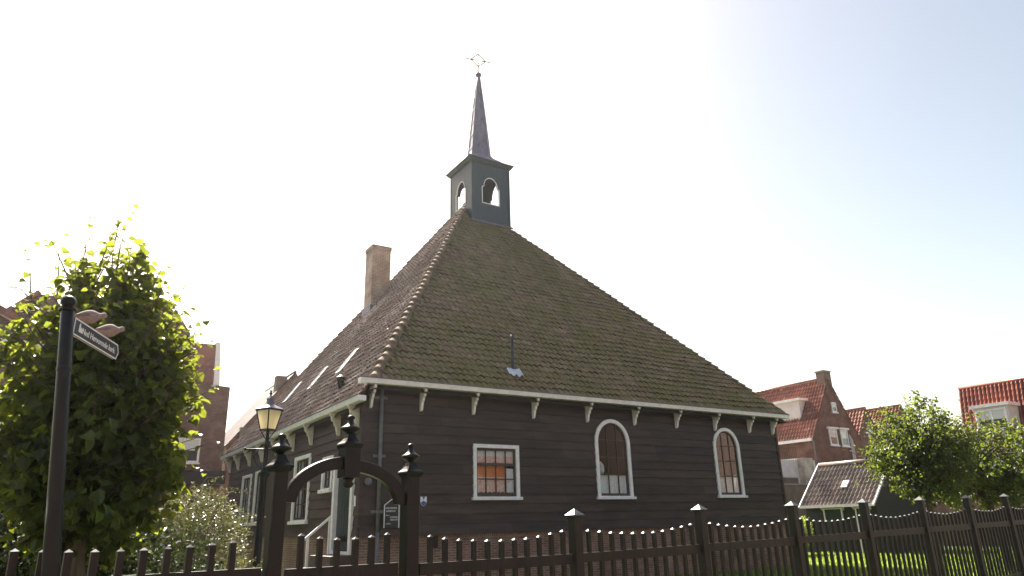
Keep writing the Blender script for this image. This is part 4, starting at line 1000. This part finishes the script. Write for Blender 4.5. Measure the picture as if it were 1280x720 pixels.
def shrub(label, base, blobs, n, ls, wr, mat, seed, arching=0, name='shrub', stems=10):
    rnd = random.Random(seed); base = Vector(base); t = thing(name, label, 'shrub', base); fol = MB(); fol.uv = []; st_ = MB()
    tot = sum(b_[1][0]*b_[1][2] for b_ in blobs)
    for c, r_ in blobs:
        c = Vector(c); r_ = Vector(r_); m_ = int(n*(r_.x*r_.z)/tot)
        for i in range(max(2, stems//len(blobs))):
            d = rdir(rnd); e_ = c+Vector((d.x*r_.x, d.y*r_.y, abs(d.z)*r_.z))*.9; st_.tube([base+Vector((rnd.uniform(-.2, .2), rnd.uniform(-.2, .2), 0)), (base+e_)/2+Vector((0, 0, .2)), e_], [.014, .009, .003], 5, cap=False)
        for i in range(m_//6):
            d = rdir(rnd); q = rnd.random()**.4*(1+.3*noise.noise((d.x*2+seed, d.y*2, d.z*2))); p = c+Vector((d.x*r_.x, d.y*r_.y, d.z*r_.z))*q
            if p.z < .05: continue
            tw_ = (rdir(rnd)+Vector((d.x, d.y, .3))).normalized()
            for k in range(6):
                pp = p+tw_*(k*ls*.7)+rdir(rnd)*ls*.3; L_ = ls*rnd.uniform(.7, 1.3); leaf_small(fol, pp, rdir(rnd)+Vector((0, 0, .6)), tw_+rdir(rnd)*.8, L_, L_*wr)
    for i in range(arching):
        a_ = rnd.uniform(-.5, 1.2); c = Vector(blobs[i % len(blobs)][0]); r_ = Vector(blobs[i % len(blobs)][1]); s0 = c+Vector((0, 0, r_.z*.6)); e_ = s0+Vector((math.cos(a_)*rnd.uniform(.5, 1.), -math.sin(a_)*.5, rnd.uniform(-.1, .5)))*(.9)
        m2 = (s0+e_)/2+Vector((0, 0, .22)); st_.tube([s0, m2, e_], [.008, .005, .002], 5, cap=False)
        for k in range(26):
            q = k/25; p = s0*(1-q)**2+m2*2*q*(1-q)+e_*q*q
            for _ in range(2): L_ = ls*rnd.uniform(.8, 1.3); leaf_small(fol, p+rdir(rnd)*.015, rdir(rnd)+Vector((0, 0, .5)), rdir(rnd), L_, L_*wr)
    st_.build('stems', M['bark'], t, smooth=True); fol.build('leaves', mat, t); return t
shrub('feathery arching shrub with glinting small leaves against the church side wall', (-4.3, -3.6, 0), [((-4.4, -3.8, 1.55), (.75, .7, .80)), ((-4.0, -3.4, 1.6), (.6, .6, .65)), ((-5.0, -3.7, 1.35), (.7, .6, .65)), ((-3.55, -2.2, 1.3), (.5, .6, .5))], 30000, .040, .45, M['leafs'], 5, 16, 'arching_shrub', 24)
shrub('low pale-leaved plant behind the fence at the gate post', (-4.05, -6.6, 0), [((-4.05, -6.6, .80), (.32, .35, .42))], 3500, .036, .5, M['leafs'], 6, 0, 'garden_plant')
shrub('dark hedge filling the ground behind the left fence', (-6.6, -6.4, 0), [((-6.1, -6.7, 1.15), (1.2, .6, 1.15)), ((-7.4, -6.6, 1.1), (1.0, .7, 1.2)), ((-6.1, -6.2, .8), (.9, .7, .95)), ((-4.9, -6.3, .75), (.7, .6, .85))], 26000, .07, .6, M['leafd'], 8, 0, 'hedge')
shrub('bright green bush at the far church corner below the brown wall', (20.6, 4.3, 0), [((20.5, 4.4, 1.2), (.7, .7, .95)), ((21.5, 4.0, .9), (.7, .6, .75))], 9000, .085, .7, M['leafg'], 9, 0, 'garden_bush')
# lawn blades where the fence shows the sunlit lawn
def lawn():
    rnd = random.Random(4); mb = MB(); mb.uv = []
    for i in range(42000):
        y = rnd.uniform(-8.5, 4.5); x = rnd.uniform(8, 30)
        if (x > 24 and y > 1.5) or (x < W+.3 and y > -.3): continue
        h_ = rnd.uniform(.05, .12); a_ = rnd.uniform(0, 6.28); wd = rnd.uniform(.012, .025); p = Vector((x, y, 0)); s3 = Vector((math.cos(a_), math.sin(a_), 0))*wd; l_ = Vector((rnd.uniform(-.03, .03), rnd.uniform(-.03, .03), h_))
        k = len(mb.v); mb.v += [p-s3, p+s3, p+l_]; mb.f.append((k, k+1, k+2)); mb.m.append(0); u_ = rnd.random(); mb.uv += [(u_, u_)]*3
    o = mb.build('lawn_grass', M['grass']); tag(o, 'sunlit green lawn grass seen between the fence pickets', 'grass', kind='stuff')
lawn()

# ------------------------------------------------------------------ other buildings
def roofpair(parent, x0, x1, y0, y1, ze, zr, mat, tw=.22, th=.30, over=.12, side=True, seed=3, xr=None, amp=.035, lift=.05):
    """gabled roof, ridge along y at xr; left (-x) slope tiled for real, right slope too"""
    xr = (x0+x1)/2 if xr is None else xr
    out = []
    for sg, xe in ((-1, x0), (1, x1)):
        run = abs(xr-xe)+over; rise = (zr-ze)*run/abs(xr-xe); org = Vector((xr+sg*run, y0-over, zr-rise)); vd = Vector((-sg*run, 0, rise)); V = vd.length; vd.normalize(); n = Vector((sg*rise, 0, run)).normalized()
        o = tiles('roof_slope', mat, parent, org, (0, 1, 0), vd, n, 0, y1-y0+2*over, V, tw, th, [((0, y1+over, 0), (0, 1, 0))], seed=seed, amp=amp, lift=lift, ns=5, jit=.005); out.append(o)
    mb = MB(); mb.tube([(xr, y0-over, zr+.03), (xr, y1+over, zr+.03)], .11, 10); mb.build('ridge_tiles', mat, parent, smooth=True)
    return out
def gable_body(parent, x0, x1, y0, y1, ze, zr, mat, xr=None, name='wall'):
    xr = (x0+x1)/2 if xr is None else xr
    mb = MB(); mb.prism([(x0, y0, 0), (x1, y0, 0), (x1, y0, ze), (xr, y0, zr-.06), (x0, y0, ze)], (0, y1-y0, 0)); return mb.build(name, mat, parent, recalc=True)
def plain_window(parent, axis, pos, a, b_, z0, z1, nx=1, nz=1, t=.08, sgn=-1, mat=None, cur=True):
    """frame, pane and dark sheet for the unlit inside, standing just proud of a wall"""
    mat = mat or M['white']; f = MB(); y0, y1 = sorted((pos+sgn*.07, pos+sgn*.005))
    def bx(mb, a_, b2, q0, q1, c, d):
        q0, q1 = sorted((q0, q1)); 
        return mb.box(a_, b2, q0, q1, c, d) if axis == 'x' else mb.box(q0, q1, a_, b2, c, d)
    bx(f, a, a+t, y0, y1, z0, z1); bx(f, b_-t, b_, y0, y1, z0, z1); bx(f, a+t, b_-t, y0, y1, z0, z0+t); bx(f, a+t, b_-t, y0, y1, z1-t, z1)
    for i in range(1, nx): q = a+(b_-a)*i/nx; bx(f, q-t*.4, q+t*.4, y0+.01, y1-.01, z0+t, z1-t)
    for i in range(1, nz): q = z0+(z1-z0)*i/nz; bx(f, a+t, b_-t, y0+.012, y1-.012, q-t*.4, q+t*.4)
    o = f.build('window', mat, parent, bevel=.006)
    s_ = MB(); bx(s_, a-.05, b_+.05, pos+sgn*.12, pos+sgn*.003, z0-.07, z0); s_.build('sill', mat, o)
    d_ = MB(); bx(d_, a+t*.5, b_-t*.5, pos+sgn*.004, pos+sgn*.012, z0+t*.5, z1-t*.5); d_.build('dark_sheet', M['dark'], o)  # flat dark sheet on the wall imitates the unlit inside
    if cur:
        c_2 = MB(); bx(c_2, a+t, b_-t, pos+sgn*.014, pos+sgn*.02, z0+(z1-z0)*.5, z1-t); c_2.build('blind', M['curtain'], o)
    p = MB(); bx(p, a+t*.5, b_-t*.5, pos+sgn*.030, pos+sgn*.034, z0+t*.5, z1-t*.5); p.build('pane', M['glass'], o)
    return o
# house A
hA = thing('brick_house', 'red-tiled brick house with white dormer and chimney beyond the church corner', 'house', (35.6, 14, 0))
gable_body(hA, 33.1, 38.15, 10.4, 20, 6.25, 10.05, M['brickr'], 35.62)
roofpair(hA, 33.1, 38.15, 10.42, 20, 6.25, 10.15, M['tred'], .215, .32, .06, xr=35.62, amp=.052, lift=.045)
b = MB(); b.box(35.32, 36.05, 10.42, 11.0, 9.3, 10.62); b.build('chimney', M['wall_brown'], hA); b = MB(); b.box(35.27, 36.1, 10.38, 11.05, 10.62, 10.70); b.build('chimney_cap', M['concrete'], hA)
b = MB(); b.box(33.98, 35.4, 11.65, 14.4, 7.62, 8.80); dm = b.build('dormer', M['rendpink'], hA); b = MB(); b.box(33.80, 35.6, 11.45, 14.6, 8.80, 8.95); b.build('dormer_roof', M['white'], dm)
b = MB(); b.box(32.86, 33.02, 10.4, 20, 6.05, 6.22); b.build('gutter', M['white'], hA)
b = MB(); b.tube([(33.0, 10.33, 6.1), (33.0, 10.33, .1)], .05, 8); b.build('downpipe', M['pvc'], hA)
plain_window(hA, 'x', 10.4, 34.75, 35.55, 5.85, 6.85); plain_window(hA, 'x', 10.4, 35.95, 36.7, 5.82, 6.85); plain_window(hA, 'x', 10.4, 35.5, 35.98, 7.95, 8.6, t=.07)
for x0_, x1_ in ((34.62, 35.68), (35.84, 36.82)):
    b = MB(); b.box(x0_, x1_, 10.26, 10.398, 6.86, 6.98); b.build('lintel', M['white'], hA)
b = MB()
for k in range(4): b.tube([(36.78+k*.09, 10.30, 4.6), (36.78+k*.09, 10.30, 6.6-k*.1)], .022, 6)
b.build('flue_pipes', M['zinc'], hA)
b = MB(); b.tube([(35.6, 17.4, 10.1), (35.6, 17.4, 11.0)], .025, 6); b.tube([(35.4, 17.4, 10.9), (35.8, 17.4, 10.9)], .015, 6); b.build('aerial', M['pvc'], hA)
# flat white balcony roof with AC units
bl2 = thing('balcony', 'white flat-roofed bay with small white appliances at the foot of the gable', 'bay', (36.8, 9.8, 0))
b = MB(); b.box(35.9, 38.2, 9.3, 10.38, 0, 3.95); b.build('wall', M['brickr'], bl2); b = MB(); b.box(35.8, 38.3, 9.2, 10.38, 3.95, 4.15); b.build('roof_edge', M['white'], bl2)
b = MB(); b.box(36.6, 37.0, 9.6, 9.9, 4.152, 4.55); b.box(37.1, 37.5, 9.6, 9.9, 4.152, 4.55); b.box(37.6, 38.0, 9.6, 9.9, 4.152, 4.5); b.build('appliance', M['white'], bl2, bevel=.03)
# house B, C
hB = thing('brick_house', 'narrow orange-tiled brick house, its gable showing above the right tree', 'house', (47, 18, 0))
gable_body(hB, 44.6, 49.3, 15, 22, 5.9, 9.5, M['brickr']); roofpair(hB, 44.6, 49.3, 15.02, 22, 5.9, 9.58, M['tred'], .28, .36, .06, amp=.045, lift=.07)
plain_window(hB, 'x', 15, 46.7, 47.3, 7.4, 8.15, t=.09)
hC = thing('brick_house', 'distant brick house with red roof half hidden behind the right tree', 'house', (54, 18, 0))
gable_body(hC, 51, 57, 16, 27, 6.6, 10.3, M['brickr']); roofpair(hC, 51, 57, 16.02, 27, 6.6, 10.4, M['tred2'], .28, .36, .06, amp=.045, lift=.07)
b = MB(); b.box(53.6, 54.2, 24.5, 25.1, 9.8, 11.0); b.build('chimney', M['brickd'], hC)
# house D
hD = thing('brick_house', 'house with steep deep-red tiled roof and white two-pane dormer at the right edge', 'house', (42, -2, 0))
b = MB(); b.box(39.1, 45, -9, 4.5, 0, 5.1); b.build('wall', M['brickr'], hD)
b = MB(); b.add([(39.2, 4.5, 5.0), (40.0, 4.5, 8.75), (44.2, 4.5, 8.75), (45, 4.5, 5.0), (39.2, -9, 5.0), (40.0, -9, 8.75), (44.2, -9, 8.75), (45, -9, 5.0)], [(0, 1, 2, 3), (7, 6, 5, 4), (0, 4, 5, 1), (1, 5, 6, 2), (2, 6, 7, 3), (3, 7, 4, 0)]); b.build('attic', M['brickd'], hD, recalc=True)
vd = Vector((.86, 0, 3.83)); tiles('roof_slope', M['tred2'], hD, (39.08, -9, 4.95), (0, 1, 0), vd, (-3.83, 0, .86), 0, 13.55, vd.length, .225, .34, [((0, 4.6, 0), (0, 1, 0))], amp=.055, lift=.04, ns=6)
b = MB(); b.tube([(39.98, -9, 8.83), (39.98, 4.6, 8.83)], .10, 10); b.build('ridge_tiles', M['tred2'], hD, smooth=True)
b = MB(); b.box(38.3, 39.9, 1.5, 3.3, 5.75, 7.28); a_ = MB(); a_.tube([(40.0, 4.3, 6.8), (40.0, 4.75, 8.2)], .03, 6); a_.build('aerial', M['pvc'], hD); dD = b.build('dormer', M['render'], hD); b = MB(); b.box(38.12, 39.95, 1.35, 3.45, 7.28, 7.46); b.build('dormer_roof', M['white'], dD)
plain_window(hD, 'y', 38.3, 1.6, 3.2, 5.98, 7.16, 2, 1, .10)
# shed
sh = thing('garden_shed', 'small dark green wooden shed with glinting pantile roof and white-edged doors', 'shed', (26, 3.6, 0))
gable_body(sh, 24.3, 27.7, 1.75, 5.3, 2.2, 3.95, M['greenboard'], 26.0)
roofpair(sh, 24.1, 27.9, 1.75, 5.35, 2.10, 4.0, M['tgrey'], .20, .33, .05, xr=26, amp=.048, lift=.035)
for y in (5.42, 1.66):
    for x_ in (23.95, 28.05): MB().bar((x_, y, 2.02), (26, y, 4.06), .035, .09, (0, 0, 1)).build('bargeboard', M['white'], sh)
b = MB(); b.box(23.96, 24.08, 1.68, 5.40, 1.98, 2.10); b.build('gutter', M['white'], sh)
b = MB(); b.bar((24.75, 3.45, 2.86), (25.05, 3.45, 3.16), .30, .05, (-1, 0, 1)); b.build('skylight', M['render'], sh)
for y0_, y1_ in ((3.4, 4.35), (2.1, 2.75)):
    f = MB(); f.box(24.22, 24.299, y0_, y0_+.05, 0, 1.95); f.box(24.22, 24.299, y1_-.05, y1_, 0, 1.95); f.box(24.22, 24.299, y0_+.05, y1_-.05, 1.90, 1.95)
    o = f.build('door_frame', M['white'], sh)
    d_ = MB(); d_.box(24.26, 24.297, y0_+.05, y1_-.05, .05, 1.90); d_.build('door_leaf', M['doorp'], o)
    for yy in (y0_-.06, y1_+.06): q = MB(); q.prism([(24.296, yy-.03, 2.08), (24.1, yy-.03, 2.0), (24.296, yy-.03, 1.84)], (0, .06, 0)); q.build('bracket', M['cream'], sh, recalc=True)
# white outbuilding + wall
wo = thing('white_outbuilding', 'low white rendered outbuilding with roof railing between church corner and brick house', 'outbuilding', (30, 10, 0))
b = MB(); b.box(28.0, 30.1, 9.6, 11.8, 0, 4.75); b.build('wall', M['render'], wo)
b = MB(); b.box(30.1, 31.0, 9.2, 11.8, 0, 4.85); b.build('panel_box', brickmat('pale_brick', (.50, .44, .38), (.58, .52, .46), (.62, .58, .52), .22, .07), wo); b = MB(); b.box(31.0, 31.6, 9.5, 11.8, 0, 4.75); b.build('end_wall', M['render'], wo)
b = MB(); b.box(28.2, 29.9, 9.57, 9.599, 2.9, 3.75); b.build('dark_band', M['wall_brown'], wo)
b = MB()
for k in range(14): b.tube([(28.1+k*.16, 9.65, 4.75), (28.1+k*.16, 9.65, 5.45)], .012, 5)
b.tube([(28.0, 9.65, 5.45), (30.3, 9.65, 5.45)], .018, 6); b.build('roof_railing', M['blackm'], wo)
wg = thing('white_gable_house', 'pale rendered house with one sloping roof edge behind the outbuilding', 'house', (29, 14.5, 0))
b = MB(); b.prism([(26.5, 11.9, 0), (31.2, 11.9, 0), (31.2, 11.9, 4.6), (29.2, 11.9, 6.7), (26.5, 11.9, 6.7)], (0, .6, 0)); b.build('wall', M['rendpink'], wg, recalc=True)
gw = thing('garden_wall', 'plain brown garden wall between church and shed', 'wall', (29, 8.6, 0)); b = MB(); b.box(24.6, 32.5, 8.5, 8.75, 0, 3.28); b.build('wall', M['wall_brown'], gw); b = MB(); b.box(24.6, 32.5, 8.44, 8.8, 3.28, 3.34); b.build('coping', M['concrete'], gw)
# right background hedge wall behind trees
rb = thing('garden_wall', 'long dark brick boundary wall beyond the lawn', 'wall', (34, 0, 0)); b = MB(); b.box(33, 33.3, -14, 7.5, 0, 2.3); b.build('wall', M['brickd'], rb); b = MB(); b.box(32.96, 33.34, -14, 7.5, 2.3, 2.38); b.build('coping', M['concrete'], rb)
# house F (behind linden)
hF = thing('brick_house', 'tall shaded brick house with stepped parapet rising behind the big linden', 'house', (-3, 25, 0))
b = MB(); b.prism([(-8.5, 22.6, 0), (.98, 22.6, 0), (.98, 22.6, 8.95), (.35, 22.6, 9.0), (.15, 22.6, 11.2), (-1.16, 22.6, 11.15), (-2.5, 22.6, 13.15), (-2.7, 22.6, 13.15), (-8.5, 22.6, 5.6)], (0, 7, 0)); b.build('wall', M['brickd'], hF, recalc=True)
b = MB(); b.box(-1.2, .10, 22.50, 22.597, 9.1, 11.1); b.build('tiled_panel', M['tred2'], hF)
b = MB(); b.add([(.10, 22.45, 9.0), (.42, 22.45, 9.0), (.22, 22.45, 11.3), (.02, 22.45, 11.3), (.10, 23, 9.0), (.42, 23, 9.0), (.22, 23, 11.3), (.02, 23, 11.3)], [(0, 1, 2, 3), (7, 6, 5, 4), (0, 4, 5, 1), (1, 5, 6, 2), (2, 6, 7, 3), (3, 7, 4, 0)]); b.build('white_edge', M['white'], hF, recalc=True)
b = MB(); b.bar((-1.1, 22.5, 11.12), (-2.5, 22.5, 13.2), .25, .14, (0, 0, 1)); b.build('verge', M['hip'], hF)
plain_window(hF, 'x', 22.6, -1.3, -.18, 4.98, 6.2, 1, 1, .10)
b = MB(); b.box(-4, 1.05, 21.8, 22.59, 3.9, 4.55); b.build('canopy', M['blackm'], hF)
# house E (far left)
hE = thing('brick_house', 'dark brick house with raking red-edged roof at the left edge', 'house', (-9, 7, 0))
b = MB(); b.prism([(-14, 5, 0), (-6.6, 5, 0), (-6.6, 5, 6.35), (-9.4, 5, 7.75), (-14, 5, 5.6)], (0, 8, 0)); b.build('wall', M['brickd'], hE, recalc=True)
b = MB(); b.bar((-6.4, 4.95, 6.36), (-9.4, 4.95, 7.86), .4, .14, (0, 0, 1)); b.build('verge', M['tred2'], hE)
b = MB(); b.box(-8.2, -6.9, 4.9, 4.998, 6.32, 6.48); b.build('fascia', M['white'], hE)
plain_window(hE, 'x', 5, -8.6, -7.6, 3.2, 4.6, 2, 2)
hE2 = thing('brick_house', 'small pointed brown gable peeping up behind the left dark house', 'house', (-8, 12, 0))
b = MB(); b.prism([(-12.5, 14, 0), (-6, 14, 0), (-6, 14, 8.2), (-7.3, 14, 10.35), (-7.8, 14, 10.35), (-12.5, 14, 5.6)], (0, 5, 0)); b.build('wall', M['brickd'], hE2, recalc=True)
b = MB(); b.bar((-12.5, 13.95, 5.65), (-7.8, 13.95, 10.4), .3, .16, (0, 0, 1)); b.build('verge', M['tred2'], hE2)
# house G
hG = thing('brick_house', 'brown gabled house with chimney showing behind the church roof foot', 'house', (7, 36, 0))
gable_body(hG, 2.9, 11, 32, 40, 7.0, 12.0, M['brickr'], 6.9); roofpair(hG, 2.9, 11, 32.02, 40, 7.0, 12.05, M['tdark'], .26, .36, .1, xr=6.9, lift=.03)
b = MB(); b.box(5.75, 6.45, 32.2, 32.9, 9.5, 11.8); b.build('chimney', M['wall_brown'], hG); b = MB(); b.box(3.6, 3.95, 31.8, 32.2, 7.2, 8.1); b.build('flue', M['wall_brown'], hG)

# the sunlit row across the street, behind the camera: it is what the church windows mirror
for i, (x0_, x1_, zr_, mt) in enumerate(((-24, -13, 10.5, 'brickr'), (-12.8, -3, 9.6, 'brickd'), (-2.8, 8, 10.8, 'brickr'), (8.2, 19, 9.8, 'brickr'), (19.2, 31, 12.6, 'brickd'), (31.2, 44, 13.4, 'brickr'), (44.2, 57, 13.0, 'brickd'))):
    hO = thing('brick_house', ['plain gabled brick house across the street, facing the linden', 'dark gabled brick house across the street, facing the gate', 'gabled brick house across the street, facing the square window', 'gabled brick house across the street, facing the arched windows', 'dark gabled brick house across the street, facing the far church corner', 'tall gabled brick house across the street, facing the green shed', 'farthest dark brick house across the street, at the right end of its row'][i], 'house', ((x0_+x1_)/2, -34, 0))
    gable_body(hO, x0_, x1_, -41, -31, 6.0 if i < 4 else 9.0, zr_, M['bricko'])
    mb = MB(); xr_ = (x0_+x1_)/2
    for sg, xe in ((-1, x0_-.1), (1, x1_+.1)): ze_ = 6.0 if i < 4 else 9.0; mb.prism([(xe, -41.1, ze_-.05), (xr_, -41.1, zr_+.05), (xr_, -41.1, zr_+.22), (xe, -41.1, ze_+.12)], (0, 10.3, 0))
    mb.build('roof', M['bricko'], hO, recalc=True)
    for xx in (x0_+1.4, xr_-.6, x1_-2.6):
        for zz in (1.0, 3.9): plain_window(hO, 'x', -31, xx, xx+1.2, zz, zz+1.5, 2, 2, .09, sgn=1)

GRP = {'dove': 'doves on the street name blade', 'linden_tree': 'lindens in the church garden', 'picket_fence': 'picket fences along the street', 'brick_house': 'brick houses around the church', 'garden_wall': 'walls round the church garden'}
for o in list(col.objects):
    k = o.name.split('.')[0]
    if o.parent is None and k in GRP: o['group'] = GRP[k]

m = bpy.data.materials.new('glare_veil'); m.use_nodes = True; n = m.node_tree; n.nodes.clear()  # thin scattering air added to imitate the sun's veiling glare
vo = n.nodes.new('ShaderNodeVolumePrincipled'); vo.inputs['Color'].default_value = (.93, .96, 1, 1); vo.inputs['Density'].default_value = .00035; vo.inputs['Anisotropy'].default_value = .75
ou = n.nodes.new('ShaderNodeOutputMaterial'); n.links.new(vo.outputs[0], ou.inputs['Volume'])
b = MB(); b.box(-420, 420, -420, 720, -1.2, 26); hz_ = b.build('glare_haze', m); tag(hz_, kind='stuff')
